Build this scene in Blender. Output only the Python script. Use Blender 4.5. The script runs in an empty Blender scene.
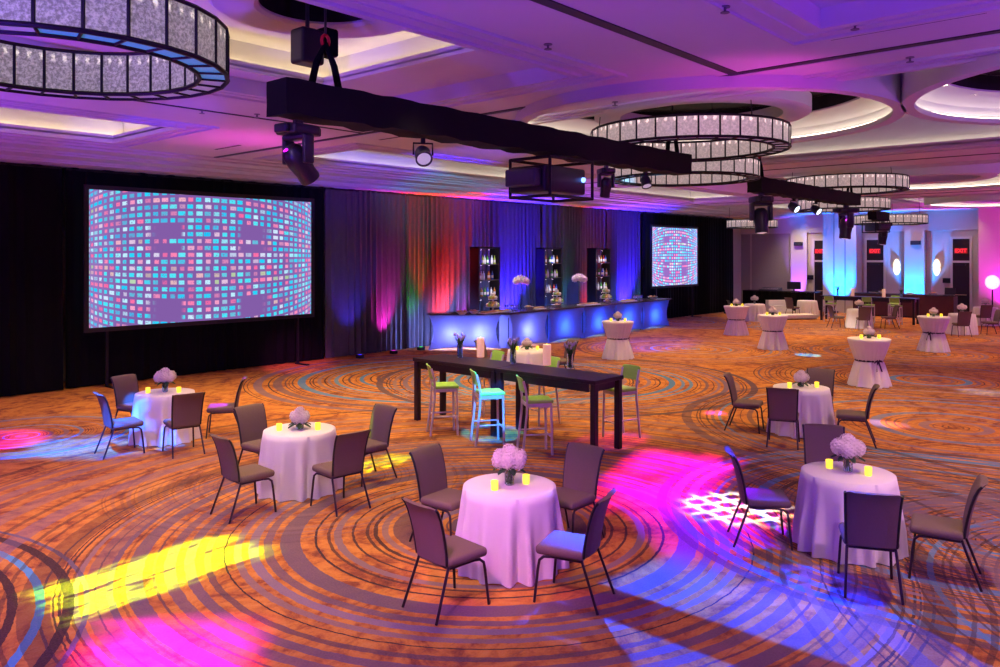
import bpy, bmesh, math, random
from mathutils import Vector, Matrix
PI = math.pi
sc = bpy.context.scene
COL = sc.collection
random.seed(7)
sin, cos = math.sin, math.cos

# ------------------------------------------------------------------ survey of the room
# world X runs along the drape wall, world Y runs towards it; the eye stands at (0, 0, 2.95)
EYE = 2.95
FPX = 795.0
FX, FY = 0.7458, 0.6662
def W(d, r):
    return (FX * d + FY * r, FY * d - FX * r)
def at(px, py, z=0.0):
    """floor-plan point of a measured sight line at a known height"""
    d = FPX * (EYE - z) / (py - 255.0)
    return W(d, (px - 500.0) / FPX * d)
def onY(px, Y):
    k = (px - 500.0) / FPX
    d = Y / (FY - FX * k)
    return d * (FX + FY * k), d
def onX(px, X):
    k = (px - 500.0) / FPX
    d = X / (FX + FY * k)
    return d * (FY - FX * k), d
def ang(fd, fr):
    x, y = W(fd, fr)
    return math.atan2(y, x)

# ------------------------------------------------------------------ mesh builder
class MB:
    def __init__(s):
        s.v = []; s.f = []
    def add(s, vs, fs, M=None):
        o = len(s.v)
        for p in vs:
            p = Vector(p)
            s.v.append(tuple(M @ p) if M is not None else tuple(p))
        for f in fs: s.f.append(tuple(i + o for i in f))
        return s
    def box(s, x0, x1, y0, y1, z0, z1, M=None):
        vs = [(x0,y0,z0),(x1,y0,z0),(x1,y1,z0),(x0,y1,z0),(x0,y0,z1),(x1,y0,z1),(x1,y1,z1),(x0,y1,z1)]
        fs = [(0,3,2,1),(4,5,6,7),(0,1,5,4),(1,2,6,5),(2,3,7,6),(3,0,4,7)]
        return s.add(vs, fs, M)
    def rbox(s, x0, x1, y0, y1, z0, z1, b=0.02, seg=3, M=None):
        bm = bmesh.new(); bmesh.ops.create_cube(bm, size=1)
        for v in bm.verts:
            v.co = Vector((x0+(x1-x0)*(v.co.x+.5), y0+(y1-y0)*(v.co.y+.5), z0+(z1-z0)*(v.co.z+.5)))
        bmesh.ops.bevel(bm, geom=bm.edges[:], offset=b, segments=seg, affect='EDGES', profile=.5)
        bm.verts.index_update()
        s.add([v.co[:] for v in bm.verts], [[v.index for v in f.verts] for f in bm.faces], M)
        bm.free(); return s
    def grid(s, P, M=None, cu=False, cv=False, flip=False):
        nu = len(P); nv = len(P[0]); vs = [p for row in P for p in row]; fs = []
        for i in range(nu if cu else nu-1):
            for j in range(nv if cv else nv-1):
                a = i*nv+j; b = ((i+1)%nu)*nv+j; c = ((i+1)%nu)*nv+(j+1)%nv; d = i*nv+(j+1)%nv
                fs.append((a,d,c,b) if flip else (a,b,c,d))
        return s.add(vs, fs, M)
    def lathe(s, prof, n=24, M=None, cap0=False, cap1=False, wob=None):
        P = []
        for (r, z) in prof:
            row = []
            for k in range(n):
                t = 2*PI*k/n; rr = r if wob is None else wob(r, z, t)
                row.append((rr*cos(t), rr*sin(t), z))
            P.append(row)
        o = len(s.v); s.grid(P, M, cv=True, flip=True)
        if cap0: s.f.append(tuple(o + k for k in range(n))[::-1])
        if cap1: s.f.append(tuple(o + (len(prof)-1)*n + k for k in range(n)))
        return s
    def tube(s, pts, rad, n=8, M=None, closed=False):
        pts = [Vector(p) for p in pts]; m = len(pts); P = []; up = None
        for i, p in enumerate(pts):
            if closed: t = pts[(i+1)%m]-pts[i-1]
            else: t = pts[min(i+1,m-1)]-pts[max(i-1,0)]
            t.normalize()
            if up is None:
                up = Vector((0,0,1)) if abs(t.z) < .9 else Vector((1,0,0))
            a = t.cross(up)
            if a.length < 1e-5: a = t.orthogonal()
            a.normalize(); b = a.cross(t); b.normalize(); up = b
            rr = rad[i] if isinstance(rad, (list, tuple)) else rad
            P.append([tuple(p + a*rr*cos(2*PI*k/n) + b*rr*sin(2*PI*k/n)) for k in range(n)])
        o = len(s.v); s.grid(P, M, cu=closed, cv=True)
        if not closed:
            s.f.append(tuple(o+k for k in range(n))); s.f.append(tuple(o+(m-1)*n+k for k in range(n))[::-1])
        return s
    def ball(s, c, r, nu=12, nv=8, sc3=(1,1,1), M=None):
        prof = []
        vs = [(c[0], c[1], c[2]-r*sc3[2])]
        for j in range(1, nv):
            t = PI*j/nv
            for k in range(nu):
                a = 2*PI*k/nu
                vs.append((c[0]+r*sc3[0]*sin(t)*cos(a), c[1]+r*sc3[1]*sin(t)*sin(a), c[2]-r*sc3[2]*cos(t)))
        vs.append((c[0], c[1], c[2]+r*sc3[2])); fs = []
        for k in range(nu):
            fs.append((0, 1+(k+1)%nu, 1+k))
            for j in range(nv-2):
                a = 1+j*nu+k; b = 1+j*nu+(k+1)%nu
                fs.append((a, b, b+nu, a+nu))
            l = len(vs)-1; a = 1+(nv-2)*nu+k; b = 1+(nv-2)*nu+(k+1)%nu
            fs.append((a, b, l))
        return s.add(vs, fs, M)
    def build(s, name, mat, parent=None, smooth=None, loc=None, rz=0):
        me = bpy.data.meshes.new(name); me.from_pydata(s.v, [], s.f); me.update()
        if smooth is not None:
            me.polygons.foreach_set('use_smooth', [True]*len(me.polygons))
            me.set_sharp_from_angle(angle=math.radians(smooth))
        o = bpy.data.objects.new(name, me); COL.objects.link(o)
        me.materials.append(mat)
        if parent is not None: o.parent = parent
        if loc is not None: o.location = loc
        o.rotation_euler.z = rz
        return o

def tag(o, label=None, cat=None, group=None, kind=None):
    if label: o['label'] = label
    if cat: o['category'] = cat
    if group: o['group'] = group
    if kind: o['kind'] = kind
    return o
def thing(name, label, cat, loc=(0,0,0), rz=0, group=None):
    o = bpy.data.objects.new(name, None); COL.objects.link(o)
    o.empty_display_size = .1
    o.location = loc; o.rotation_euler.z = rz
    return tag(o, label, cat, group)
def struct(o): o['kind'] = 'structure'; return o
KIDS = {}
def kids(o):
    return [c for c in COL.objects if c.parent is o]
def dup(o, loc, rz=0, label=None, group=None, parent=None, kidmap=None):
    c = o.copy(); COL.objects.link(c)
    if parent is not None: c.parent = parent
    else: c.location = loc; c.rotation_euler.z = rz
    if label: c['label'] = label
    if group: c['group'] = group
    for k in (KIDS.get(o.name) or KIDS.setdefault(o.name, kids(o))):
        dup(k, None, parent=c)
    return c
def T(x=0, y=0, z=0, rx=0, ry=0, rz=0):
    return Matrix.Translation((x,y,z)) @ Matrix.Rotation(rz,4,'Z') @ Matrix.Rotation(ry,4,'Y') @ Matrix.Rotation(rx,4,'X')

# ------------------------------------------------------------------ materials
class NT:
    def __init__(s, tree): s.t = tree; s.n = tree.nodes; s.l = tree.links
    def new(s, typ, **kw):
        n = s.n.new(typ)
        for k, v in kw.items(): setattr(n, k, v)
        return n
    def link(s, a, b): s.l.new(a, b)
    def put(s, sock, v):
        if hasattr(v, 'is_linked') or isinstance(v, bpy.types.NodeSocket): s.link(v, sock)
        else: sock.default_value = v
    def m(s, op, a, b=0.0, c=None, clamp=False):
        n = s.new('ShaderNodeMath', operation=op); n.use_clamp = clamp
        s.put(n.inputs[0], a); s.put(n.inputs[1], b)
        if c is not None: s.put(n.inputs[2], c)
        return n.outputs[0]
    def mix(s, f, a, b, blend='MIX'):
        n = s.new('ShaderNodeMix', data_type='RGBA', blend_type=blend)
        s.put(n.inputs[0], f); s.put(n.inputs[6], a); s.put(n.inputs[7], b)
        return n.outputs[2]
    def noise(s, vec=None, scale=5, detail=2, rough=.5, dist=0, dim='3D', w=None):
        n = s.new('ShaderNodeTexNoise', noise_dimensions=dim)
        if vec is not None: s.link(vec, n.inputs['Vector'])
        if w is not None: s.put(n.inputs['W'], w)
        n.inputs['Scale'].default_value = scale; n.inputs['Detail'].default_value = detail
        n.inputs['Roughness'].default_value = rough; n.inputs['Distortion'].default_value = dist
        return n.outputs['Fac']
    def ramp(s, fac, stops, interp='LINEAR'):
        n = s.new('ShaderNodeValToRGB'); cr = n.color_ramp; cr.interpolation = interp
        while len(cr.elements) > 1: cr.elements.remove(cr.elements[-1])
        for i, (p, c) in enumerate(stops):
            e = cr.elements[0] if i == 0 else cr.elements.new(p)
            e.position = p; e.color = (*c, 1) if len(c) == 3 else c
        s.link(fac, n.inputs[0]); return n
    def smooth(s, x, lo, hi):
        n = s.new('ShaderNodeMapRange', interpolation_type='SMOOTHSTEP'); n.clamp = True
        s.put(n.inputs[0], x); n.inputs[1].default_value = lo; n.inputs[2].default_value = hi
        return n.outputs[0]
def c4(c): return (*c, 1) if len(c) == 3 else c
MATS = {}
def mat(name, col, rough=.6, metal=0, var=.12, scale=30, bump=0, spec=.5, emit=None, estr=0, stretch=None, trans=0, ior=1.45, alpha=1):
    m = bpy.data.materials.new(name); m.use_nodes = True
    N = NT(m.node_tree); N.n.clear()
    p = N.new('ShaderNodeBsdfPrincipled'); o = N.new('ShaderNodeOutputMaterial'); N.link(p.outputs[0], o.inputs[0])
    tc = N.new('ShaderNodeTexCoord'); v = tc.outputs['Object']
    if stretch:
        mp = N.new('ShaderNodeMapping'); N.link(v, mp.inputs[0]); mp.inputs['Scale'].default_value = stretch; v = mp.outputs[0]
    nz = N.noise(v, scale, 3)
    lo = [max(0, x*(1-var)) for x in col[:3]]; hi = [min(1, x*(1+var)) for x in col[:3]]
    N.link(N.mix(nz, c4(lo), c4(hi)), p.inputs['Base Color'])
    p.inputs['Roughness'].default_value = rough; p.inputs['Metallic'].default_value = metal
    p.inputs['Specular IOR Level'].default_value = spec
    p.inputs['Transmission Weight'].default_value = trans; p.inputs['IOR'].default_value = ior
    p.inputs['Alpha'].default_value = alpha
    if emit is not None:
        p.inputs['Emission Color'].default_value = c4(emit); p.inputs['Emission Strength'].default_value = estr
    if bump:
        b = N.new('ShaderNodeBump'); b.inputs['Strength'].default_value = bump; b.inputs['Distance'].default_value = .01
        N.link(nz, b.inputs['Height']); N.link(b.outputs[0], p.inputs['Normal'])
    MATS[name] = m
    return m
def emis(name, col, st):
    m = bpy.data.materials.new(name); m.use_nodes = True
    N = NT(m.node_tree); N.n.clear()
    e = N.new('ShaderNodeEmission'); o = N.new('ShaderNodeOutputMaterial'); N.link(e.outputs[0], o.inputs[0])
    e.inputs[0].default_value = c4(col); e.inputs[1].default_value = st
    return m

M_black = mat('black_drape_cloth', (.004,.004,.005), .9, scale=8, spec=.1)
M_dcloth = mat('satin_drape_cloth', (.075,.075,.075), .6, scale=8, spec=.3)
M_cloth = mat('white_table_linen', (.80,.76,.76), .8, var=.04, scale=160, bump=.12)
M_sash = mat('dark_sash', (.03,.012,.035), .5)
M_chair = mat('woven_taupe_upholstery', (.15,.10,.075), .75, var=.35, scale=140, bump=.25, stretch=(1,1,2.5))
M_chairleg = mat('bronze_chair_metal', (.06,.04,.045), .35, .7)
M_frame = mat('black_chair_trim', (.012,.009,.010), .5)
M_wood = mat('espresso_table_wood', (.016,.008,.014), .42, var=.4, scale=6, stretch=(12,.8,12), spec=.35)
M_green = mat('green_vinyl', (.30,.62,.08), .45, var=.06)
M_alu = mat('brushed_aluminium', (.62,.56,.58), .35, .5, var=.08, scale=60)
M_petal = mat('cream_petal', (.86,.74,.72), .7, var=.12, scale=40)
M_leaf = mat('dark_leaf', (.02,.07,.02), .5)
M_stem = mat('green_stem', (.07,.16,.04), .5)
M_tulip = mat('lilac_tulip_petal', (.45,.36,.55), .5)
M_glass = mat('clear_glass', (.92,.95,.97), .04, var=.01, trans=1.0, spec=.5)
M_water = mat('bluish_glass', (.75,.86,.95), .08, var=.02, trans=1.0)
M_wax = mat('candle_wax', (.9,.72,.62), .5, emit=(1,.42,.22), estr=.45)
M_votive = mat('glowing_votive_cup', (.9,.7,.1), .3, emit=(1,.72,.03), estr=1.3)
M_flame = emis('candle_flame', (1,.75,.15), 3.0)
M_matte = mat('matte_black_metal', (.009,.008,.011), .5, spec=.3)
M_gear = mat('black_fixture_plastic', (.012,.010,.018), .35, spec=.5)
M_gear2 = mat('grey_fixture_plastic', (.035,.035,.06), .4)
M_red = mat('red_shackle', (.5,.01,.02), .4)
M_steel = mat('dark_steel', (.05,.045,.06), .35, .8)
M_lensw = emis('cool_white_lens', (.75,.85,1.0), 2.2)
M_lensb = emis('blue_lens', (.12,.25,1.0), 6)
M_lensd = mat('frosted_lens', (.55,.5,.55), .3, emit=(.7,.6,.8), estr=.45)
M_ceil = mat('ceiling_paint', (.60,.585,.61), .8, var=.02, scale=3)
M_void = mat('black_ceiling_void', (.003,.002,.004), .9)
M_groove = mat('dark_track_groove', (.03,.028,.04), .6)
M_wall = mat('beige_wallcovering', (.60,.52,.46), .75, var=.04, scale=10)
M_wall2 = mat('taupe_wall_panel', (.36,.31,.29), .75, var=.04, scale=10)
M_trimw = mat('pale_wall_trim', (.66,.60,.55), .6, var=.02)
M_door = mat('dark_door_veneer', (.02,.009,.012), .4, var=.3, scale=6, stretch=(8,8,1))
M_exit = emis('exit_sign_red', (1,.03,.05), 1.6)
M_exitb = mat('exit_sign_case', (.02,.02,.02), .4)
M_metalbar = mat('brass_push_bar', (.5,.38,.2), .35, .8)
M_brown = mat('mahogany_panel', (.06,.012,.016), .4, var=.3, scale=6)
M_counter = mat('dark_counter_top', (.05,.04,.05), .25, spec=.6)
M_white = mat('white_china', (.8,.78,.78), .25, var=.02)
M_food = mat('pastry_food', (.5,.3,.12), .7, var=.4, scale=60)
M_screenframe = mat('screen_border', (.01,.01,.012), .6)
M_sensor = mat('sprinkler_metal', (.12,.10,.14), .4)
M_can = emis('downlight_lamp_glow', (1,.86,.68), 9)
M_canring = mat('downlight_trim', (.65,.62,.6), .4)
M_warmled = emis('warm_cove_led', (1,.74,.36), 16)
M_warmled2 = emis('soft_cove_led', (1,.84,.62), 9)
M_sconce = mat('glass_sconce_shade', (.9,.85,.7), .4, emit=(1,.86,.6), estr=1.5)

def chand_glass(name, col, st, scale, amt):
    m = bpy.data.materials.new(name); m.use_nodes = True
    N = NT(m.node_tree); N.n.clear()
    p = N.new('ShaderNodeBsdfPrincipled'); o = N.new('ShaderNodeOutputMaterial'); N.link(p.outputs[0], o.inputs[0])
    tc = N.new('ShaderNodeTexCoord'); nz = N.noise(tc.outputs['Object'], scale, 4, .75)
    sp = N.smooth(nz, .38, .66)
    N.link(N.mix(sp, c4([x*(1-amt) for x in (.30,.27,.27)]), (.34,.31,.31,1)), p.inputs['Base Color'])
    p.inputs['Roughness'].default_value = .35
    # bulbs sit in a row near the top of the drum
    sx = N.new('ShaderNodeSeparateXYZ'); N.link(tc.outputs['Object'], sx.inputs[0])
    a = N.m('ARCTAN2', sx.outputs[1], sx.outputs[0]); w = N.m('SINE', N.m('MULTIPLY', a, 70.0))
    row = N.m('MULTIPLY', N.smooth(N.m('ABSOLUTE', N.m('SUBTRACT', sx.outputs[2], .25 if amt < .5 else .31)), .05, .0), N.smooth(N.m('ADD', w, N.m('MULTIPLY', N.m('SUBTRACT', nz, .5), 3.0)), .2, 1.0))
    p.inputs['Emission Color'].default_value = c4(col)
    N.link(N.m('ADD', N.m('MULTIPLY', N.m('ADD', N.m('MULTIPLY', sp, amt), 1-amt), st), N.m('MULTIPLY', row, st*2.2)), p.inputs['Emission Strength'])
    return m
M_cha = chand_glass('mica_shade_glass', (.86,.74,.64), .34, 38, .6)
M_chb = chand_glass('lit_shade_glass', (1,.74,.70), .42, 30, .3)
M_chbot = mat('frosted_bottom_glass', (.52,.50,.58), .3, var=.1, emit=(.75,.72,.85), estr=.10)
M_chblue = mat('sky_blue_bottom_glass', (.12,.42,.62), .25, emit=(.1,.45,.7), estr=.28)  # blue bottom panels with a faint blue emission

# projected picture: a bulging wall of little pictures
def screen_mat(name, gain, cols, rows, seed):
    m = bpy.data.materials.new(name); m.use_nodes = True
    N = NT(m.node_tree); N.n.clear()
    e = N.new('ShaderNodeEmission'); o = N.new('ShaderNodeOutputMaterial'); N.link(e.outputs[0], o.inputs[0])
    tc = N.new('ShaderNodeTexCoord'); sx = N.new('ShaderNodeSeparateXYZ'); N.link(tc.outputs['Generated'], sx.inputs[0])
    x = N.m('MULTIPLY', N.m('SUBTRACT', sx.outputs[0], .5), 2.0); y = N.m('MULTIPLY', N.m('SUBTRACT', sx.outputs[2], .5), 2.0)
    # longitude on the bulge
    lon = N.m('DIVIDE', N.m('ARCSINE', N.m('MULTIPLY', x, .965)), 1.306)
    cz = N.m('SQRT', N.m('SUBTRACT', 1.06, N.m('MULTIPLY', N.m('MULTIPLY', x, x), .93)))
    lat = N.m('DIVIDE', y, N.m('ADD', N.m('MULTIPLY', cz, .45), .55))
    u = N.m('MULTIPLY', lon, cols); v = N.m('MULTIPLY', lat, rows)
    fu = N.m('FRACT', N.m('ADD', u, 100.0)); fv = N.m('FRACT', N.m('ADD', v, 100.0))
    iu = N.m('FLOOR', N.m('ADD', u, 100.0)); iv = N.m('FLOOR', N.m('ADD', v, 100.0))
    cv = N.new('ShaderNodeCombineXYZ'); N.link(iu, cv.inputs[0]); N.link(iv, cv.inputs[1]); cv.inputs[2].default_value = seed
    wn = N.new('ShaderNodeTexWhiteNoise', noise_dimensions='3D'); N.link(cv.outputs[0], wn.inputs[0])
    rnd = wn.outputs['Value']
    sw = N.new('ShaderNodeSeparateColor'); N.link(wn.outputs['Color'], sw.inputs[0])
    jit = N.m('ADD', .72, N.m('MULTIPLY', sw.outputs[2], .55))
    ex = N.smooth(N.m('DIVIDE', N.m('ABSOLUTE', N.m('SUBTRACT', fu, N.m('ADD', .42, N.m('MULTIPLY', sw.outputs[0], .16)))), jit),   .38, .26); ey = N.smooth(N.m('ABSOLUTE', N.m('SUBTRACT', fv, .5)), .36, .22)
    cell = N.m('MULTIPLY', ex, ey)
    # per-row tint so that rows read as strings of one colour, with empty runs near the middle
    wr = N.new('ShaderNodeTexWhiteNoise', noise_dimensions='1D'); N.link(N.m('ADD', iv, seed*3.1), wr.inputs['W'])
    pick = N.m('ADD', N.m('MULTIPLY', rnd, .62), N.m('MULTIPLY', wr.outputs[0], .38))
    col = N.ramp(pick, [(0,(.0,.45,.85)),(.30,(.02,.62,.86)),(.46,(.08,.75,.85)),(.60,(.55,.78,.95)),(.68,(.85,.12,.32)),(.80,(.9,.35,.55)),(.9,(.35,.55,.3)),(1,(.9,.85,.95))]).outputs[0]
    side = N.m('ABSOLUTE', lon)
    gapw = N.m('MULTIPLY', N.smooth(side, .17, .21), N.smooth(side, .48, .36))
    gap = N.m('MULTIPLY', gapw, N.m('GREATER_THAN', N.m('FRACT', N.m('ADD', N.m('MULTIPLY', wr.outputs[0], 7.3), .13)), .66))
    cell = N.m('MULTIPLY', cell, N.m('SUBTRACT', 1.0, gap))
    nz = N.noise(tc.outputs['Object'], 34, 2)
    cell = N.m('MULTIPLY', cell, N.smooth(nz, .24, .46))
    cell = N.m('MULTIPLY', cell, N.m('ADD', .55, N.m('MULTIPLY', sw.outputs[1], .9)), clamp=True)
    base = N.mix(N.smooth(side, .5, 1.0), (.20,.095,.34,1), (.27,.16,.46,1))
    full = N.mix(cell, base, col)
    N.link(full, e.inputs[0]); e.inputs[1].default_value = gain
    return m
M_scrA = screen_mat('projected_picture_wall', 1.15, 17.5, 9.2, 1.0)
M_scrB = screen_mat('washed_projected_picture', 1.7, 14, 10, 4.0)

# carpet
CIRC = [  # centre, radius, seed, blue share, strength
    (W(8.69,-.11), 4.3, 3, .06, 1.0),
    (W(5.11,-6.77), 3.75, 5, .0, 1.0),
    (W(19.2,-1.4), 4.6, 11, .25, 1.0),
    (W(18.8,1.5), 4.4, 12, .25, 1.0),
    (W(18.76,10.15), 4.0, 17, .10, .95),
    (W(8.1,5.25), 1.9, 23, .35, 1.0),
    (W(8.9,5.1), 3.3, 29, .40, .9),
    (W(12.96,-7.8), 1.9, 31, .2, .9),
    (W(31.7,12.7), 2.6, 37, .1, .9),
    (W(35,8.4), 3.2, 41, .2, .9),
    (W(13.6,7.8), 4.6, 43, .30, .8),
    (W(28,15.8), 3.0, 47, .05, .8),
    (W(6.2,6.6), 4.2, 53, .30, .75),
    (W(10.5,-2.6), 2.4, 59, .0, .35),
    (W(8.69,-.11), 6.9, 61, .03, .6),
    (W(24,12.5), 4.0, 71, .12, .8),
    (W(25,6.0), 3.6, 73, .15, .7),
]
def ring_stops(R, seed, blue, half, n=31):
    """alternating clear gaps and coloured bands over the inner or outer part of a swirl"""
    rnd = random.Random(seed*7+half); st = [(0, (.2,.1,.05,0))]
    grey = [(.17,.12,.17),(.13,.085,.11),(.22,.16,.21),(.085,.05,.065),(.24,.15,.14)]
    spans = []
    while len(spans) < (n-1)//2:
        k = rnd.random()
        if k < .52: spans.append((rnd.uniform(.18,.75), rnd.uniform(.10,.24)))
        elif k < .85: spans.append((rnd.uniform(.3,1.1), rnd.uniform(.3,.65)))
        else: spans.append((rnd.uniform(.3,.9), rnd.uniform(.8,1.25)))
    tot = sum(a+b for a, b in spans); k = .985/tot; p = 0
    for gap, band in spans:
        p += gap*k
        if band < .26: c = rnd.choice([(.018,.006,.008),(.03,.010,.010),(.012,.004,.006),(.10,.045,.05)])
        elif rnd.random() < blue: c = rnd.choice([(.04,.22,.40),(.06,.28,.46)])
        elif rnd.random() < .10: c = (.02,.008,.01)
        else: c = rnd.choice(grey)
        st.append((min(p,.985), (*c, rnd.uniform(.8,1))))
        p += band*k
        st.append((min(p,.99), (*c, 0)))
    return st
def carpet():
    m = bpy.data.materials.new('swirl_carpet'); m.use_nodes = True
    N = NT(m.node_tree); N.n.clear()
    p = N.new('ShaderNodeBsdfPrincipled'); o = N.new('ShaderNodeOutputMaterial'); N.link(p.outputs[0], o.inputs[0])
    geo = N.new('ShaderNodeNewGeometry'); pos = geo.outputs['Position']
    n1 = N.noise(pos, 1.1, 6, .68, 2.2); n2 = N.noise(pos, 3.2, 5, .66, 1.6); n3 = N.noise(pos, 60, 2)
    n4 = N.noise(pos, .35, 2)
    f = N.m('ADD', N.m('MULTIPLY', n1, .62), N.m('MULTIPLY', n2, .38))
    base = N.ramp(f, [(.32,(.08,.014,.004)),(.41,(.26,.060,.009)),(.47,(.47,.150,.014)),(.53,(.62,.230,.018)),(.61,(.66,.275,.04)),(.72,(.46,.24,.14))]).outputs[0]
    # fine ragged strokes
    mp = N.new('ShaderNodeMapping'); N.link(pos, mp.inputs[0]); mp.inputs['Scale'].default_value = (1.2, 7, 1); mp.inputs['Rotation'].default_value = (0,0,.6)
    st = N.noise(mp.outputs[0], 2.2, 4, .65, .4)
    base = N.mix(N.m('MULTIPLY', N.smooth(st, .56, .70), .55), base, (.16,.055,.025,1))
    col = base
    sxy = N.new('ShaderNodeSeparateXYZ'); N.link(pos, sxy.inputs[0])
    wv = N.noise(pos, 7, 3, .6)
    for (c, R, seed, blue, amt) in CIRC:
        dx = N.m('SUBTRACT', sxy.outputs[0], c[0]); dy = N.m('SUBTRACT', sxy.outputs[1], c[1])
        r = N.m('SQRT', N.m('ADD', N.m('MULTIPLY', dx, dx), N.m('MULTIPLY', dy, dy)))
        r = N.m('ADD', r, N.m('MULTIPLY', N.m('SUBTRACT', wv, .5), .035))
        if seed == 5:
            stops = [(0,(.2,.1,.05,0))]
            for (q, w, cc) in [(.62,.01,(.09,.05,.06)),(.70,.012,(.02,.01,.01)),(.765,.016,(.05,.35,.55)),(.815,.02,(.02,.006,.006)),(.87,.018,(.06,.36,.55)),(.925,.022,(.02,.006,.006)),(.965,.012,(.12,.1,.14))]:
                stops += [(q,(*cc,.95)),(q+w,(*cc,0))]
        else: stops = None
        q = N.m('DIVIDE', r, R)
        brk = N.smooth(N.m('ADD', n2, N.m('MULTIPLY', n4, .3)), .28, .42)
        if seed in (5, 3, 11, 12, 17, 43): brk = 1.0
        for half in ((0,) if stops else (1,) if seed == 61 else (0, 1)):
            if stops: fac = q
            else: fac = N.m('DIVIDE', q, .52) if half == 0 else N.m('DIVIDE', N.m('SUBTRACT', q, .52), .48)
            nd = N.ramp(fac, stops or ring_stops(R, seed, blue, half), 'CONSTANT')
            a = N.m('MULTIPLY', N.m('MULTIPLY', nd.outputs[1], amt), brk)
            col = N.mix(a, col, nd.outputs[0])
    col = N.mix(.16, col, N.mix(n3, (0,0,0,1), (.6,.4,.3,1)))
    N.link(col, p.inputs['Base Color']); p.inputs['Roughness'].default_value = .95; p.inputs['Specular IOR Level'].default_value = .08
    b = N.new('ShaderNodeBump'); b.inputs['Strength'].default_value = .25; b.inputs['Distance'].default_value = .01
    N.link(n3, b.inputs['Height']); N.link(b.outputs[0], p.inputs['Normal'])
    return m
M_carpet = carpet()

# ------------------------------------------------------------------ room shell
XF, YL, ZC = 43.0, 18.95, 5.10
struct(MB().box(-10, XF+.3, -16, YL+1.2, -.2, 0).build('floor', M_carpet))
struct(MB().box(-10, XF+.3, YL+1.0, YL+1.3, 0, 6.2).build('wall_left', M_wall))

def rect_plate(mb, x0, x1, y0, y1, holes, z0, z1):
    xs = sorted({x0, x1, *[h[0] for h in holes], *[h[1] for h in holes]}); ys = sorted({y0, y1, *[h[2] for h in holes], *[h[3] for h in holes]})
    xs = [x for x in xs if x0 <= x <= x1]; ys = [y for y in ys if y0 <= y <= y1]
    for i in range(len(xs)-1):
        for j in range(len(ys)-1):
            cx, cy = (xs[i]+xs[i+1])/2, (ys[j]+ys[j+1])/2
            if any(h[0] < cx < h[1] and h[2] < cy < h[3] for h in holes): continue
            mb.box(xs[i], xs[i+1], ys[j], ys[j+1], z0, z1)
COF = {  # outer stepped opening in the ceiling
    'a': (1.4, 7.6, 5.66, 9.45), 'b': (1.4, 7.55, -3.2, 2.72), 'c': (1.5, 6.35, 12.9, 15.5), 'd': (10.0, 17.7, 12.7, 15.4),
    'e': (21.2, 28.9, 12.7, 15.4), 'f': (32.4, 39.8, 12.7, 15.4), 'g': (10.0, 17.7, -4.2, 9.3), 'h': (21.2, 28.9, -4.2, 9.3), 'i': (32.4, 40.2, -4.2, 9.3)}
ceil = MB(); rect_plate(ceil, -10, XF+.3, -16, YL+1.2, list(COF.values()), ZC, ZC+.06)
struct(ceil.build('ceiling', M_ceil))
def coffer(name, o, ztop, led, label, margin=.32, lip=.08, step=None, strip=True):
    x0, x1, y0, y1 = o; m = MB(); z = ZC
    if step:   # shallow outer tray first
        sx0, sx1, sy0, sy1 = step
        for (a, b, c, d) in ((x0-.02,x1+.02,y0-.02,y0),(x0-.02,x1+.02,y1,y1+.02),(x0-.02,x0,y0,y1),(x1,x1+.02,y0,y1)): m.box(a, b, c, d, ZC+.06, ZC+.2)
        rect_plate(m, x0, x1, y0, y1, [step], ZC+.16, ZC+.2)
        x0, x1, y0, y1 = step; z = ZC+.16
    t = .05
    # raised rim, ledge, walls and lid
    for (a, b, c, d) in ((x0-t,x1+t,y0-t,y0),(x0-t,x1+t,y1,y1+t),(x0-t,x0,y0,y1),(x1,x1+t,y0,y1)): m.box(a, b, c, d, z+.04, z+.04+lip)
    X0, X1, Y0, Y1 = x0-margin, x1+margin, y0-margin, y1+margin
    rect_plate(m, X0, X1, Y0, Y1, [o if not step else step], z+.05, z+.065)
    for (a, b, c, d) in ((X0-t,X1+t,Y0-t,Y0),(X0-t,X1+t,Y1,Y1+t),(X0-t,X0,Y0,Y1),(X1,X1+t,Y0,Y1)): m.box(a, b, c, d, z+.05, ztop)
    m.box(X0-t, X1+t, Y0-t, Y1+t, ztop, ztop+.05)
    struct(m.build('ceiling_coffer', M_ceil))
    if strip:
        q = margin-.1; s = MB(); zz = z+.07
        rect_plate(s, x0-q-.03, x1+q+.03, y0-q-.03, y1+q+.03, [(x0-q, x1+q, y0-q, y1+q)], zz, zz+.02)
        tag(s.build('cove_light_strip', led), label, 'cove light')
    # mouldings round the opening
    fr = MB()
    for k, (off, h, w) in enumerate(((.0,.035,.09),(.22,.02,.05),(.42,.03,.06))):
        a = off
        ox0, ox1, oy0, oy1 = o
        if step is None or k > -1:
            rect_plate(fr, ox0-a-w, ox1+a+w, oy0-a-w, oy1+a+w, [(ox0-a, ox1+a, oy0-a, oy1+a)], ZC-h, ZC+.0)
    struct(fr.build('ceiling_trim', M_ceil))
coffer('a', COF['a'], 5.72, M_warmled, 'warm cove light strip in the coffer with the hoist disc', step=(2.4, 6.5, 5.7, 9.05))
coffer('b', COF['b'], 5.72, M_warmled, 'cove light strip in the coffer beside the long air-wall track', step=(2.4, 6.4, -2.9, 2.4), strip=False)
coffer('c', COF['c'], 5.62, M_warmled, 'warm cove light strip above the large projection screen')
coffer('d', COF['d'], 5.62, M_warmled2, 'cove light strip in the coffer above the long lit bar')
coffer('e', COF['e'], 5.62, M_warmled2, 'cove light strip in the coffer near the small projection screen')
coffer('f', COF['f'], 5.62, M_warmled2, 'cove light strip in the coffer by the far wall doors')
coffer('g', COF['g'], 6.0, M_warmled2, 'cove light strip round the recess of the large ceiling ring')
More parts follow.
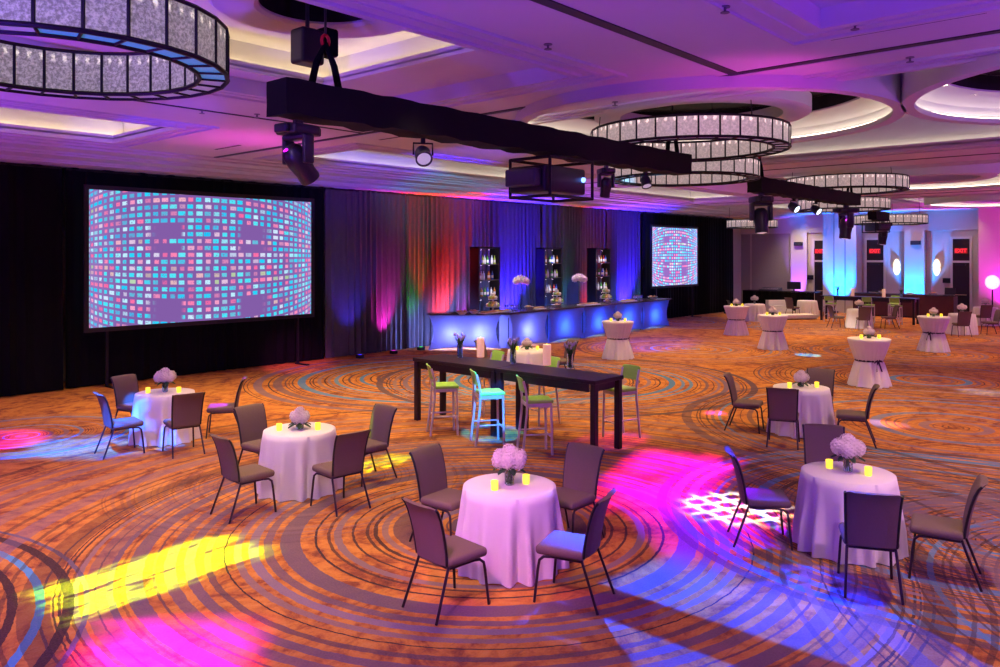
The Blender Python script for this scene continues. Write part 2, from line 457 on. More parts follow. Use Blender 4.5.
coffer('h', COF['h'], 6.0, M_warmled2, 'cove light strip round the second ring recess')
coffer('i', COF['i'], 6.0, M_warmled2, 'cove light strip round the ring recess nearest the exit doors')
# stepped cornice along the drape wall
cor = MB()
for (a, b, z) in ((16.3, 16.5, 5.06), (16.5, YL+1, 5.02), (17.1, 17.25, 4.98), (17.25, YL+1, 4.95), (17.9, 18.0, 4.91), (18.0, YL+1, 4.88)):
    cor.box(-10, XF, a, b, z, ZC)
struct(cor.build('ceiling_cornice', M_ceil))
# partition tracks
tr = MB()
tr.box(8.82, 8.92, -16, YL-2.6, ZC-.012, ZC); tr.box(-10, 8.82, 4.14, 4.26, ZC-.012, ZC); tr.box(-10, 8.84, 11.10, 11.15, ZC-.012, ZC)
tr.box(19.45, 19.52, -16, YL-2.6, ZC-.012, ZC); tr.box(30.6, 30.68, -16, YL-2.6, ZC-.012, ZC)
struct(tr.build('ceiling_track', M_groove))
rail = MB()
rail.box(8.92, 9.0, -16, YL-2.6, ZC-.02, ZC); rail.box(-10, 8.82, 4.26, 4.40, ZC-.015, ZC)
struct(rail.build('trim_1', M_ceil))

# circular rings hanging in the recesses
def ring_drum(cx, cy, R, zl, lab):
    m = MB()
    m.lathe([(R-.16, zl), (R, zl), (R, 6.0)], 72)
    m.lathe([(R-.16, zl), (R-.16, zl+.07), (R-.08, zl+.07), (R-.05, zl+.12), (R-.09, zl+.24), (R-.24, zl+.35), (R-.42, zl+.41), (R-.42, 5.99)], 72)
    struct(m.build('ceiling_ring', M_ceil, smooth=35, loc=(cx, cy, 0)))
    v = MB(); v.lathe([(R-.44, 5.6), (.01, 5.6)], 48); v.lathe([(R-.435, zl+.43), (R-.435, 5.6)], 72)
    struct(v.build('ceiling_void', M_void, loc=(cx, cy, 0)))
    d = MB(); d.lathe([(1.22, 5.30), (1.22, 5.09), (1.30, 5.06), (1.56, 5.06), (1.62, 5.09), (1.62, 5.30), (1.22, 5.30)], 72)
    struct(d.build('ceiling_disc', M_ceil, smooth=35, loc=(cx, cy, 0)))
    s = MB(); s.lathe([(R-.13, zl+.075), (R-.11, zl+.09), (R-.09, zl+.075)], 72)
    tag(s.build('cove_light_ring', M_warmled2, loc=(cx, cy, 0)), lab, 'cove light')
RINGS = [(11.25, 5.9), (12.3, .35), (24.6, 5.85), (24.6, .2), (36.2, 5.9), (36.2, .2)]
RL = ['circular cove light in the ring over the chandelier next to the long truss', 'circular cove light in the big ring cut by the photo edge', 'circular cove light in the second row ring',
      'circular cove light in the second row ring by the pink pillar side', 'circular cove light in the last ring before the exit doors', 'circular cove light in the last ring by the pink pillar']
for (c, l) in zip(RINGS, RL): ring_drum(c[0], c[1], 2.85, 4.95, l)
# hoist disc in coffer a
m = MB(); m.lathe([(.58, 5.7), (.58, 5.36), (.62, 5.33), (1.0, 5.33), (1.05, 5.37), (1.05, 5.5), (.58, 5.5)], 64)
struct(m.build('ceiling_disc', M_ceil, smooth=35, loc=(4.6, 6.45, 0)))
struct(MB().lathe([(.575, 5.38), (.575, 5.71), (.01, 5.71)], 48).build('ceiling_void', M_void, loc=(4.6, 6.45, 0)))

# slot diffusers
SL = [(8.10,2.15,1.35),(9.62,3.15,1.35),(8.1,6.75,1.0),(9.55,11.0,1.1),(8.2,14.6,1.0),(9.6,14.4,1.0),(9.62,.4,1.2),(18.9,11,1.2)]
for (x, y, L), l in zip(SL, ['long slot diffuser near the coffer corner', 'slot diffuser just before the ring recess', 'slot diffuser beside the moulded coffer above the truss', 'slot diffuser over the long black table',
                            'slot diffuser near the large screen', 'slot diffuser next to the coffer over the bar', 'slot diffuser by the second ring', 'slot diffuser behind the lit ring recess']):
    s = thing('slot_diffuser', 'black linear ' + l, 'air vent', (x, y, ZC), 0, 'ceiling slot diffusers')
    MB().box(-.034, .034, -L/2, L/2, -.006, .0).build('slot', M_void, s)
    f = MB(); rect_plate(f, -.05, .05, -L/2-.015, L/2+.015, [(-.034,.034,-L/2,L/2)], -.007, 0); f.build('flange', M_ceil, s)
# sprinkler heads
SP = [(548,47),(725,10),(855,27),(615,104),(776,80),(202,112),(257,116),(910,60)]
SPL = ['near the moulded coffer', 'above the pink glow', 'beside the slot diffuser', 'above the long truss end', 'before the ring recess', 'over the table by the large screen', 'close to the big chandelier', 'between two slot diffusers']
for (px, py), l in zip(SP, SPL):
    x, y = at(px, py, ZC-.03)
    s = thing('pendant_sprinkler', 'small pendent fire sprinkler on the ceiling ' + l, 'sprinkler', (x, y, ZC), 0, 'ceiling sprinklers')
    MB().lathe([(.045, -.008), (.045, 0)], 14, cap0=True).build('escutcheon', M_sensor, s)
    MB().lathe([(.012, -.05), (.012, -.008)], 8).lathe([(.04, -.056), (.04, -.05)], 12, cap0=True, cap1=True).build('deflector', M_sensor, s)
# recessed downlights
def downlight(x, y, z, label, r=.075):
    s = thing('recessed_downlight', label, 'ceiling light', (x, y, z), 0, 'recessed ceiling downlights')
    MB().lathe([(r, -.012), (r*1.35, -.012), (r*1.35, 0)], 20).build('trim_ring', M_canring, s)
    MB().lathe([(r, -.006), (.001, -.006)], 20).build('lamp', M_can, s)

# ------------------------------------------------------------------ far wall
fw = MB(); fw.box(XF, XF+.3, -16, YL+1.2, 0, 6.2)
struct(fw.build('wall_far', M_wall))
def panel(y0, y1, z0, z1, mt, dep=.02, nm='wall_panel'):
    return struct(MB().box(XF-dep, XF-.001, y0, y1, z0, z1).build(nm, mt))
def yw(px): return onX(px, XF)[0]
struct(MB().box(XF-.16, XF, -16, YL+1, 4.15, ZC).build('wall_soffit', M_trimw))
panel(yw(790), yw(752), .9, 4.12, M_wall2)
panel(yw(750), yw(735), .0, 4.12, M_wall2)
struct(MB().box(XF-.18, XF, yw(808), yw(792), 0, 4.15).build('wall_pilaster', M_trimw))
struct(MB().box(XF-.9, XF, yw(862), yw(829), 0, ZC).build('wall_pillar', M_trimw))
for q in (840, 851): struct(MB().box(XF-.915, XF-.9, yw(q)-.03, yw(q)+.03, 0, ZC).build('trim_2', M_wall2))
struct(MB().box(XF-.30, XF, yw(926), yw(906), 0, 4.15).build('wall_pilaster', M_trimw))
for (a, b) in ((905, 900), (931, 926)): panel(yw(b) if yw(b) < yw(a) else yw(a), max(yw(a), yw(b)), 0, 4.12, M_wall2, .05)
struct(MB().box(XF-1.4, XF, -2, yw(985)+.0, 0, ZC).build('wall_pillar', M_trimw))
def exit_door(n, px0, px1, lab):
    ya, yb = yw(px1), yw(px0); x = XF
    d = struct(MB().box(x-.05, x-.002, ya, yb, 0, 2.58).build('door_%d' % n, M_door))
    fr = MB(); w = .11
    fr.box(x-.09, x, ya-w, ya, 0, 3.72); fr.box(x-.09, x, yb, yb+w, 0, 3.72); fr.box(x-.09, x, ya-w, yb+w, 3.72, 3.83); fr.box(x-.09, x, ya, yb, 2.58, 2.68)
    fr.build('door_frame', M_trimw, d)
    MB().box(x-.045, x-.003, ya, yb, 2.68, 3.72).build('transom_panel', M_door, d)
    MB().tube([(x-.11, ya+.12, 1.05), (x-.11, yb-.12, 1.05)], .022, 8).build('push_bar', M_metalbar, d)
    MB().box(x-.11, x-.05, (ya+yb)/2-.2, (ya+yb)/2+.25, 2.44, 2.52).build('door_closer', M_steel, d)
    cy = (ya+yb)/2
    s = thing('exit_sign', lab, 'exit sign', (x-.06, cy, 3.15), 0, 'red exit signs')
    MB().rbox(-.06, .0, -.30, .30, -.15, .15, .01, 2).build('sign_case', M_exitb, s)
    MB().box(-.066, -.06, -.27, .27, -.125, .125).build('sign_face', mat('exit_face_dark', (.10,.004,.006), .5, emit=(1,.02,.04), estr=.35), s)
    cu = bpy.data.curves.new('exit_text', 'FONT'); cu.body = 'EXIT'; cu.size = .24; cu.align_x = 'CENTER'; cu.align_y = 'CENTER'; cu.extrude = .004; cu.offset = .006
    to = bpy.data.objects.new('tmp', cu); COL.objects.link(to); bpy.context.view_layer.update()
    me = bpy.data.meshes.new_from_object(to.evaluated_get(bpy.context.evaluated_depsgraph_get())); bpy.data.objects.remove(to)
    me.materials.clear(); me.materials.append(M_exit)
    e = bpy.data.objects.new('sign_lettering', me); COL.objects.link(e); e.parent = s
    e.location = (-.072, 0, 0); e.rotation_euler = (PI/2, 0, -PI/2)
exit_door(1, 815, 826, 'red exit sign in the transom beside the purple pilaster')
exit_door(2, 867, 884, 'red exit sign in the transom between the blue pillar and the sconces')
exit_door(3, 953, 970, 'red exit sign in the transom next to the pink pillar')
def sconce(px, lab):
    y = yw(px); s = thing('wall_sconce', lab, 'wall lamp', (XF-.03, y, 2.35), 0, 'oval glass wall sconces')
    P = []
    for i in range(13):
        t = PI*i/12; row = []
        for k in range(12):
            a = PI*k/11
            row.append((-.12*sin(t)*sin(a)-.02,   .17*sin(t)*cos(a)*(1+.08*cos(6*t)), .40*-cos(t)))
        P.append(row)
    MB().grid(P).build('glass_shade', M_sconce, s, smooth=40)
    b = MB()
    for z in (-.20, 0, .20): b.tube([(-.05, -.19*cos(z*2.2), z), (-.15, 0, z), (-.05, .19*cos(z*2.2), z)], .012, 6)
    b.build('metal_band', M_metalbar, s); MB().box(-.02, .03, -.14, .14, -.3, .3).build('back_plate', M_metalbar, s)
sconce(897, 'glowing oval glass sconce next to the middle exit door')
sconce(937, 'glowing oval glass sconce between the cyan pilaster and the dark speaker')
for px, z, l in ((800.5, 3.55, 'on the purple pilaster'), (918, 3.55, 'on the cyan lit pilaster')):
    y = yw(px); s = thing('wall_speaker', 'small black speaker box high ' + l, 'speaker', (XF-.32 if px > 900 else XF-.2, y, z))
    MB().rbox(-.2, 0, -.22, .22, -.1, .1, .02, 2).build('speaker_case', M_gear, s); MB().box(-.205, -.2, -.18, .18, -.07, .07).build('speaker_grille', M_gear2, s)
for px, z, l in ((811, 1.75, 'beside the door at the purple pilaster'), (947, 1.72, 'beside the door at the pink pillar')):
    y = yw(px); s = thing('wall_monitor', 'small black wall control box ' + l, 'wall box', (XF-.03, y, z))
    MB().rbox(-.08, 0, -.17, .17, -.12, .12, .01, 2).build('box_case', M_gear, s); MB().box(-.085, -.08, -.14, .14, -.09, .09).build('box_screen', M_void, s)

# ------------------------------------------------------------------ drapes
def drape(x0, x1, y, z0, z1, mt, label, seed, amp=.085, per=.24, name='drape_panel', group=None):
    rnd = random.Random(seed); n = int((x1-x0)/.035); P = []; ph = 0; phs = []
    for i in range(n+1):
        ph += .035/(per*(.75+.5*rnd.random()))*2*PI*(.7+.6*abs(sin(i*.031+seed)))
        phs.append(ph)
    zs = [z0, z0+.02, z0+.8, z0+2.0, z0+3.4, z1-.3, z1-.06, z1]
    for j, z in enumerate(zs):
        t = (z-z0)/(z1-z0); row = []
        for i in range(n+1):
            a = amp*(1.15-.6*t)*(.6+.4*sin(i*.11+seed)); x = x0+(x1-x0)*i/n
            row.append((x+.02*sin(phs[i]*2+t*2), y+a*sin(phs[i]+.5*sin(3*t+i*.05)), z+(.02*sin(i*.3) if j == len(zs)-1 else 0)))
        P.append(row)
    t = thing(name, label, 'drape', (0,0,0), 0, group)
    MB().grid(P).build('pleated_cloth', mt, t, smooth=60)
    MB().tube([(x0, y, z1-.02), (x1, y, z1-.02)], .025, 8).build('drape_rod', M_matte, t)
    return t
ZD = 4.86
drape(-2.95, 6.55, 18.62, .02, ZD, M_black, 'plain black drape at the photo edge beside the large screen', 1, .05, .35)
drape(6.65, 13.45, 18.72, .02, ZD, M_black, 'black drape hanging behind the large screen', 2, .05, .35)
drape(13.55, 16.55, 18.75, .02, ZD, M_dcloth, 'pleated drape lit violet and blue beside the large screen', 3)
drape(16.65, 19.65, 18.80, .02, ZD, M_dcloth, 'pleated drape lit red next to the first bottle tower', 4)
drape(19.75, 23.35, 18.85, .02, ZD, M_dcloth, 'pleated drape lit bright blue between the bottle towers', 5)
drape(23.45, 24.95, 18.80, .02, ZD, M_dcloth, 'dim pleated drape lit green behind the middle bottle tower', 6)
drape(25.05, 27.75, 18.85, .02, ZD, M_dcloth, 'pleated drape lit dark red behind the last bottle tower', 7)
drape(27.85, 30.35, 18.80, .02, ZD, M_dcloth, 'pleated drape lit blue next to the small screen', 8)
drape(30.45, 39.35, 18.72, .02, ZD, M_black, 'black drape behind the small projection screen', 9, .06, .3)

# ------------------------------------------------------------------ screens
def screen(x0, x1, y, z0, z1, mt, label):
    t = thing('projection_screen', label, 'screen', ((x0+x1)/2, y, 0))
    w = (x1-x0)/2
    MB().box(-w, w, -.012, 0, z0, z1).build('screen_surface', mt, t)
    f = MB(); b = .10
    f.box(-w-b, w+b, -.03, .03, z1, z1+b); f.box(-w-b, w+b, -.03, .03, z0-b, z0); f.box(-w-b, -w, -.03, .03, z0, z1); f.box(w, w+b, -.03, .03, z0, z1)
    f.build('screen_frame', M_screenframe, t)
    for s in (-1, 1):
        MB().box(s*(w-.4)-.03, s*(w-.4)+.03, .0, .05, .02, z0-b).box(s*(w-.4)-.04, s*(w-.4)+.04, -.45, .1, 0, .03).build('screen_leg', M_matte, t)
screen(7.02, 12.82, 18.42, 1.34, 4.40, M_scrA, 'large projection screen showing a bulging wall of tiny cyan and pink pictures')
screen(30.7, 34.85, 18.42, 1.56, 4.20, M_scrB, 'smaller pale projection screen beyond the lit bar')

# ------------------------------------------------------------------ trusses and stage lights
def truss(x0, x1, y, z, s, label, hangs, tops):
    t = thing('lighting_truss', label, 'truss', ((x0+x1)/2, y, z))
    L = (x1-x0)/2; n = 60; P = []; rnd = random.Random(3)
    for i in range(n+1):
        x = -L+2*L*i/n; row = []; h = s/2
        sag = .012*sin(i*1.3)+.008*rnd.uniform(-1,1)
        for k in range(24):
            a = 2*PI*k/24; c, d = cos(a), sin(a); q = max(abs(c), abs(d))
            row.append((x, h*c/q*(1+.02*sin(i*.7+k)), h*d/q+sag*(1 if k > 12 else .5)))
        P.append(row)
    m = MB(); m.grid(P, cv=True); m.f.append(tuple(range(24))[::-1]); m.f.append(tuple(n*24+k for k in range(24)))
    m.build('black_cloth_sleeve', mat('truss_sleeve_cloth', (.006,.0045,.007), .75, var=.3, scale=5, spec=.2), t, smooth=45)
    for hx, ztop in zip(hangs, tops):
        q = hx-(x0+x1)/2
        sl = MB()
        for sgn in (-1, 1):
            sl.tube([(q+sgn*.16, .0, s/2-.02), (q+sgn*.10, 0, s/2+.22), (q, 0, s/2+.42)], [.035,.032,.022], 8)
        sl.build('lifting_sling', M_black, t)
        MB().tube([(q+.04*cos(2*PI*k/10), 0, s/2+.44+.055*sin(2*PI*k/10)) for k in range(10)], .016, 6, closed=True).build('shackle', M_red, t)
        MB().tube([(q, 0, s/2+.48), (q, 0, ztop-z)], .012, 6).build('hoist_chain', M_steel, t)
    return t
TY, TZ, TS = 6.12, 4.34, .31
truss(3.90, 11.12, TY, TZ, TS, 'long black sleeved lighting truss hung nearest the camera', [4.42, 10.8], [5.68, 5.55])
T2Y, T2Z = 7.0, 4.40
truss(15.7, 21.9, T2Y, T2Z, .31, 'shorter black sleeved truss hung beyond the long truss', [15.95, 21.5], [5.95, 5.95])
truss(31.0, 32.6, 9.3, 4.42, .31, 'short black truss carrying the far projector', [31.3], [ZC-.005])
h = thing('hanging_chain_hoist', 'black chain hoist motor hanging in the round ceiling opening', 'hoist', (4.52, 6.55, 4.80))
MB().rbox(-.13, .13, -.11, .11, 0, .34, .03).build('hoist_body', M_gear, h); MB().rbox(.15, .33, -.07, .10, .12, .40, .03).build('chain_bag', M_black, h)
MB().tube([(0,0,.33),(0,0,.72)], .02, 6).build('hoist_hook', M_steel, h)

def moving_head(x, y, z, rz, tilt, label, s=1.0, lens=M_lensb):
    """hung by its base from z, head tilted"""
    t = thing('hanging_moving_head', label, 'stage light', (x, y, z), rz, 'moving head stage lights')
    MB().rbox(-.19*s, .19*s, -.17*s, .17*s, -.14*s, -.02*s, .03*s).rbox(-.26*s, -.19*s, -.10*s, .10*s, -.13*s, -.03*s, .02*s).rbox(.19*s, .26*s, -.10*s, .10*s, -.13*s, -.03*s, .02*s).build('fixture_base', M_gear, t, smooth=40)
    MB().box(-.05*s, .05*s, -.03*s, .03*s, -.03*s, .03).build('clamp', M_steel, t)
    y_ = MB()
    for g in (-1, 1): y_.rbox(-.07*s, .07*s, g*.17*s-.03*s, g*.17*s+.03*s, -.46*s, -.14*s, .02*s)
    y_.rbox(-.08*s, .08*s, -.19*s, .19*s, -.19*s, -.13*s, .02*s); y_.build('yoke', M_gear, t, smooth=40)
    Mh = T(0, 0, -.42*s, ry=tilt)
    MB().lathe([(.001,.19*s),(.08*s,.185*s),(.125*s,.13*s),(.135*s,0),(.125*s,-.08*s),(.115*s,-.16*s),(.12*s,-.24*s),(.115*s,-.27*s),(.095*s,-.27*s)], 24, Mh).build('lamp_head', M_gear, t, smooth=40)
    hd = [c for c in COL.objects if c.parent is t][-1]
    MB().lathe([(.095*s,-.262*s),(.05*s,-.275*s),(.001,-.28*s)], 20, Mh).build('lens', lens, hd, smooth=60)
    return t
def par(x, y, z, rz, tilt, label, s=1.0, lens=M_lensw):
    t = thing('hanging_par_light', label, 'stage light', (x, y, z), rz, 'par stage lights')
    MB().tube([(0, -.14*s, -.20*s), (0, -.14*s, -.03*s), (0, .14*s, -.03*s), (0, .14*s, -.20*s)], .014*s, 6).box(-.03*s, .03*s, -.03*s, .03*s, -.04*s, .03).build('yoke', M_matte, t)
    Mh = T(0, 0, -.20*s, ry=tilt)
    MB().lathe([(.001,.14*s),(.09*s,.13*s),(.115*s,.06*s),(.12*s,-.10*s),(.125*s,-.12*s),(.10*s,-.12*s),(.10*s,-.10*s)], 24, Mh).build('lamp_can', M_gear2, t, smooth=40)
    hd = [c for c in COL.objects if c.parent is t][-1]
    MB().lathe([(.10*s,-.105*s),(.001,-.115*s)], 20, Mh).build('lens', lens, hd)
    return t
TB = TZ-TS/2-.05
def tx(px): return onY(px, TY)[0]
TOCAM = math.atan2(-6, -4)
moving_head(tx(298), TY, TB, 0.1, -.75, 'large moving head light hanging from the near end of the long truss', .80)
par(tx(423), TY, TB, TOCAM, -.95, 'small par light with pale round lens under the long truss middle', .72, M_lensd)
par(tx(646), TY, TB, TOCAM, -.5, 'small par light below the far end of the long truss', .62, M_lensd)
moving_head(tx(606), TY, TB, 1.0, -.3, 'moving head light beside the projector on the long truss', .58, M_lensd)
def projector(x, y, z, rz, label, s=1.0):
    t = thing('hanging_projector', label, 'projector', (x, y, z), rz)
    MB().rbox(-.50*s, .22*s, -.24*s, .24*s, -.36*s, -.08*s, .03).build('projector_body', M_gear, t, smooth=40)
    MB().rbox(-.62*s, -.50*s, -.20*s, .20*s, -.30*s, -.12*s, .02).build('rear_housing', M_gear2, t, smooth=40)
    MB().lathe([(.09*s,0),(.10*s,.10*s),(.085*s,.12*s)], 20, T(.22*s,-.05*s,-.22*s,ry=PI/2)).build('lens_barrel', M_matte, t, smooth=40)
    MB().lathe([(.085*s,.115*s),(.001,.13*s)], 16, T(.22*s,-.05*s,-.22*s,ry=PI/2)).build('lens', M_lensb, t)
    MB().ball((.16*s,-.25*s,-.2*s), .028*s, 10, 6).build('status_lamp', M_lensb, t)
    c = MB()
    for a in (-.45, .30):
        for b in (-.27, .27):
            c.tube([(a*s, b*s, 0), (a*s, b*s, -.40*s)], .018*s, 6)
    for zz in (0, -.40*s):
        c.tube([(-.45*s,-.27*s,zz),(.30*s,-.27*s,zz),(.30*s,.27*s,zz),(-.45*s,.27*s,zz)], .018*s, 6, closed=True)
    c.build('rigging_cage', M_matte, t)
    return t
projector(tx(556), TY, TB-.02, 0, 'big black caged projector under the long truss with a small blue lamp', 1.15)
T2B = T2Z-.205
def tx2(px): return onY(px, T2Y)[0]
moving_head(tx2(761), T2Y, T2B, .8, .15, 'moving head light at the near end of the shorter truss', 1.15, M_lensd)
par(tx2(794), T2Y, T2B, TOCAM+.35, -1.0, 'par light with bright lens near the middle of the shorter truss', .85)
par(tx2(816), T2Y, T2B, TOCAM+.35, -1.0, 'par light with bright lens towards the far end of the shorter truss', .85)
moving_head(tx2(846), T2Y, T2B, 2.4, -.1, 'moving head light at the far end of the shorter truss', 1.2, M_lensd)
projector(31.3, 9.3, 4.21, .9, 'dark caged projector in front of the far wall', 1.05)
moving_head(32.3, 9.3, 4.21, 2.0, -.1, 'moving head light beside the far projector', 1.25, M_lensd)

# ------------------------------------------------------------------ chandeliers
def chandelier(x, y, zb, R, h, w, n, glass, label, blue=()):
    t = thing('ring_chandelier', label, 'chandelier', (x, y, zb), 0)
    N_ = n; r0 = R-w
    MB().lathe([(R, 0), (R, h)], N_, None).build('outer_shade', glass, t)
    MB().lathe([(r0, h), (r0, 0)], N_, None).build('inner_shade', glass, t)
    P = MB(); Q = MB()
    for k in range(N_):
        a, b = 2*PI*k/N_, 2*PI*(k+1)/N_
        tgt = Q if k in blue else P
        tgt.add([(r0*cos(a),r0*sin(a),.005),(R*cos(a),R*sin(a),.005),(R*cos(b),R*sin(b),.005),(r0*cos(b),r0*sin(b),.005)], [(0,3,2,1)])
    P.build('bottom_diffuser', M_chbot, t)
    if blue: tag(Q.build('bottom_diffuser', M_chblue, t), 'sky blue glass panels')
    f = MB(); q = .018
    for rr in (R, r0):
        for z in (0, h):
            f.tube([(rr*cos(2*PI*k/N_), rr*sin(2*PI*k/N_), z) for k in range(N_)], q if z else q*1.15, 6, closed=True)
    for k in range(N_):
        a = 2*PI*k/N_; c, s = cos(a), sin(a)
        for rr in (R, r0): f.tube([(rr*c, rr*s, 0), (rr*c, rr*s, h)], q*.8, 6)
        f.tube([(r0*c, r0*s, 0), (R*c, R*s, 0)], q*.75, 6); f.tube([(r0*c, r0*s, h), (R*c, R*s, h)], q*.6, 5)
    f.build('metal_frame', M_matte, t, smooth=50)
    for k in (1, N_//3+1, 2*N_//3+1):
        a = 2*PI*k/N_
        MB().tube([((R-w/2)*cos(a), (R-w/2)*sin(a), h), ((R-w/2)*.95*cos(a), (R-w/2)*.95*sin(a), 5.6-zb)], .008, 5).build('suspension_rod', M_matte, t)
    return t
def chand_px(px, d): return W(d, (px-500)/FPX*d)
chandelier(*W(6.45, -3.58), 4.47, 1.30, .38, .23, 28, M_cha, 'huge ring chandelier of mottled grey glass nearest the camera', blue=(19,20,21,22,23,24,25))
chandelier(*W(12.0, 2.84), 4.53, 1.45, .29, .22, 32, M_chb, 'glowing pink ring chandelier above the far end of the long truss')
chandelier(*W(15.7, 3.61), 4.44, 1.45, .31, .22, 32, M_chb, 'glowing ring chandelier partly hidden behind the end of the long truss')
chandelier(*W(20.5, 8.92), 4.60, 1.45, .31, .22, 32, M_chb, 'ring chandelier just above the shorter truss')
chandelier(*W(27.0, 11.65), 4.48, 1.45, .34, .22, 32, M_chb, 'ring chandelier seen behind the shorter truss')
chandelier(*W(36.0, 11.4), 4.19, 1.10, .33, .2, 26, M_chb, 'small far ring chandelier before the beige wall')
chandelier(*W(32.0, 15.7), 4.20, 1.35, .33, .2, 30, M_chb, 'far ring chandelier beside the distant projector')

# ------------------------------------------------------------------ chairs
def back_panel(prof, w0, w1, th, M=None, nseg=8, round_top=.05):
    m = MB(); F = []; B = []
    for i, (x, z) in enumerate(prof):
        t = i/(len(prof)-1); hw = w0+(w1-w0)*t
        if i == len(prof)-1: hw -= round_top*.6
        fr = []; bk = []
        for j in range(nseg+1):
            s = -1+2*j/nseg; cx = -.018*(1-s*s)
            fr.append((x+th/2*(1 if abs(s) < .95 else .4)+cx, s*hw, z)); bk.append((x-th/2*(1 if abs(s) < .95 else .4)+cx, s*hw, z))
        F.append(fr); B.append(bk)
    ring = [f + b[::-1] for f, b in zip(F, B)]
    o = len(m.v); m.grid(ring, M, cv=True)
    n = len(ring[0]); m.f.append(tuple(o+k for k in range(n))); m.f.append(tuple(o+(len(ring)-1)*n+k for k in range(n))[::-1])
    return m
def make_chair():
    t = thing('banquet_chair', '', 'chair')
    MB().rbox(-.20, .235, -.225, .225, .405, .485, .035, 4).build('seat', M_chair, t, smooth=50)
    prof = [(-.195,.43),(-.205,.52),(-.222,.62),(-.245,.72),(-.275,.82),(-.305,.885),(-.33,.915),(-.345,.925)]
    back_panel(prof, .195, .225, .048).build('backrest', M_chair, t, smooth=50)
    for s in (-1, 1): MB().tube([(x-.004, s*(.197+.028*i/7+.004), z) for i, (x, z) in enumerate(prof[:7])], .013, 6).build('back_trim', M_frame, t, smooth=60)
    for s in (-1, 1):
        MB().tube([(.10, s*.19, .395), (.16, s*.195, .39), (.195, s*.205, .36), (.205, s*.21, .30), (.235, s*.225, .0)], .0125, 8).build('leg', M_chairleg, t, smooth=60)
        MB().tube([(-.17, s*.19, .44), (-.19, s*.197, .38), (-.33, s*.225, 0)], .0125, 8).build('leg', M_chairleg, t, smooth=60)
    MB().tube([(.10,-.19,.395),(-.17,-.19,.395),(-.17,.19,.395),(.10,.19,.395)], .011, 6, closed=True).build('seat_frame', M_chairleg, t, smooth=60)
    return t
_c0 = make_chair(); _used = [False]
def chair(d, r, fd, fr, label, group, z=0):
    x, y = W(d, r); rz = ang(fd, fr)
    if not _used[0]:
        _used[0] = True; _c0.location = (x, y, z); _c0.rotation_euler.z = rz; _c0['label'] = label; _c0['group'] = group; return _c0
    return dup(_c0, (x, y, z), rz, label, group)

# ------------------------------------------------------------------ draped tables
def cloth_mesh(rt, h, rb, seed, nf=13, amp=.052):
    rnd = random.Random(seed); n = 180
    ph = [rnd.uniform(0, 6.28) for _ in range(4)]
    def fold(t): return .55*sin(nf*t+ph[0]+.7*sin(2*t+ph[1]))+.3*sin((nf+5)*t+ph[2])+.25*sin((nf*2-3)*t+ph[3])
    m = MB(); rows = []
    for r in (.001, rt*.5, rt*.93): rows.append([(r*cos(2*PI*k/n), r*sin(2*PI*k/n), h) for k in range(n)])
    rows.append([((rt-.004)*cos(2*PI*k/n), (rt-.004)*sin(2*PI*k/n), h-.006) for k in range(n)])
    for j in range(1, 13):
        s = j/12; row = []
        for k in range(n):
            t = 2*PI*k/n
            rr = rt+.012*min(1, s*6)+(rb-rt-.01)*s**1.2+amp*min(1, s*1.5)**1.3*fold(t)*(1+.3*s)
            row.append((rr*cos(t), rr*sin(t), h-.02-(h-.03)*s))
        rows.append(row)
    m.grid(rows, cv=True); return m
def make_round(seed, rt=.445):
    t = thing('round_table', '', 'table')
    cloth_mesh(rt, .762, rt+.055, seed).build('tablecloth', M_cloth, t, smooth=70)
    MB().lathe([(.001,.725),(rt-.03,.725),(rt-.03,.75),(.001,.75)], 40).build('tabletop', M_wood, t)
    MB().lathe([(.25,.006),(.05,.05),(.035,.1),(.035,.724)], 16, cap0=True).build('pedestal', M_matte, t)
    return t
def make_cocktail(seed):
    t = thing('cocktail_table', '', 'table')
    rnd = random.Random(seed); n = 160; ph = [rnd.uniform(0,6.28) for _ in range(3)]
    H = 1.07; rt = .455; zw = .58; rw = .285; rb = .42; rows = []
    for r in (.001, rt*.6, rt*.97): rows.append([(r*cos(2*PI*k/n), r*sin(2*PI*k/n), H) for k in range(n)])
    for j in range(0, 11):
        s = j/10; row = []
        for k in range(n):
            a = 2*PI*k/n; f = sin(22*a+ph[0]+.8*sin(3*a))*.6+.4*sin(31*a+ph[1])
            rr = rt+(rw-rt)*(s**1.15)+.016*s*f
            row.append((rr*cos(a), rr*sin(a), H-.01-(H-.01-zw)*s))
        rows.append(row)
    for j in range(1, 11):
        s = j/10; row = []
        for k in range(n):
            a = 2*PI*k/n; f = sin(11*a+ph[2]+.8*sin(2*a))*.65+.35*sin(17*a+ph[1])
            rr = rw+(rb-rw)*s**.9+(.014*(1-s)+.058*s)*f
            row.append((rr*cos(a), rr*sin(a), zw-(zw-.012)*s))
        rows.append(row)
    MB().grid(rows, cv=True).build('tablecloth', M_cloth, t, smooth=70)
    sr = MB().lathe([(rw+.004,zw-.02),(rw+.014,zw-.015),(rw+.014,zw+.015),(rw+.004,zw+.02)], 40).build('sash_ribbon', M_sash, t, smooth=50)
    b = MB()
    for s in (-1, 1):
        P = []
        for i in range(7):
            u = i/6; P.append([(rw+.03+.01*sin(u*PI), s*(.01+.09*sin(u*PI*.5)), zw+.03*cos(u*PI)+q) for q in (-.015, .015)])
        b.grid(P)
        b.grid([[(rw+.02+.05*u, s*(.01+.05*u)-.02, zw-.22*u), (rw+.02+.05*u, s*(.01+.05*u)+.02, zw-.22*u)] for u in (0,.35,.7,1)])
    b.build('sash_bow', M_sash, sr)
    MB().lathe([(.2,.006),(.04,.05),(.03,1.05)], 12).build('pedestal', M_matte, t)
    return t

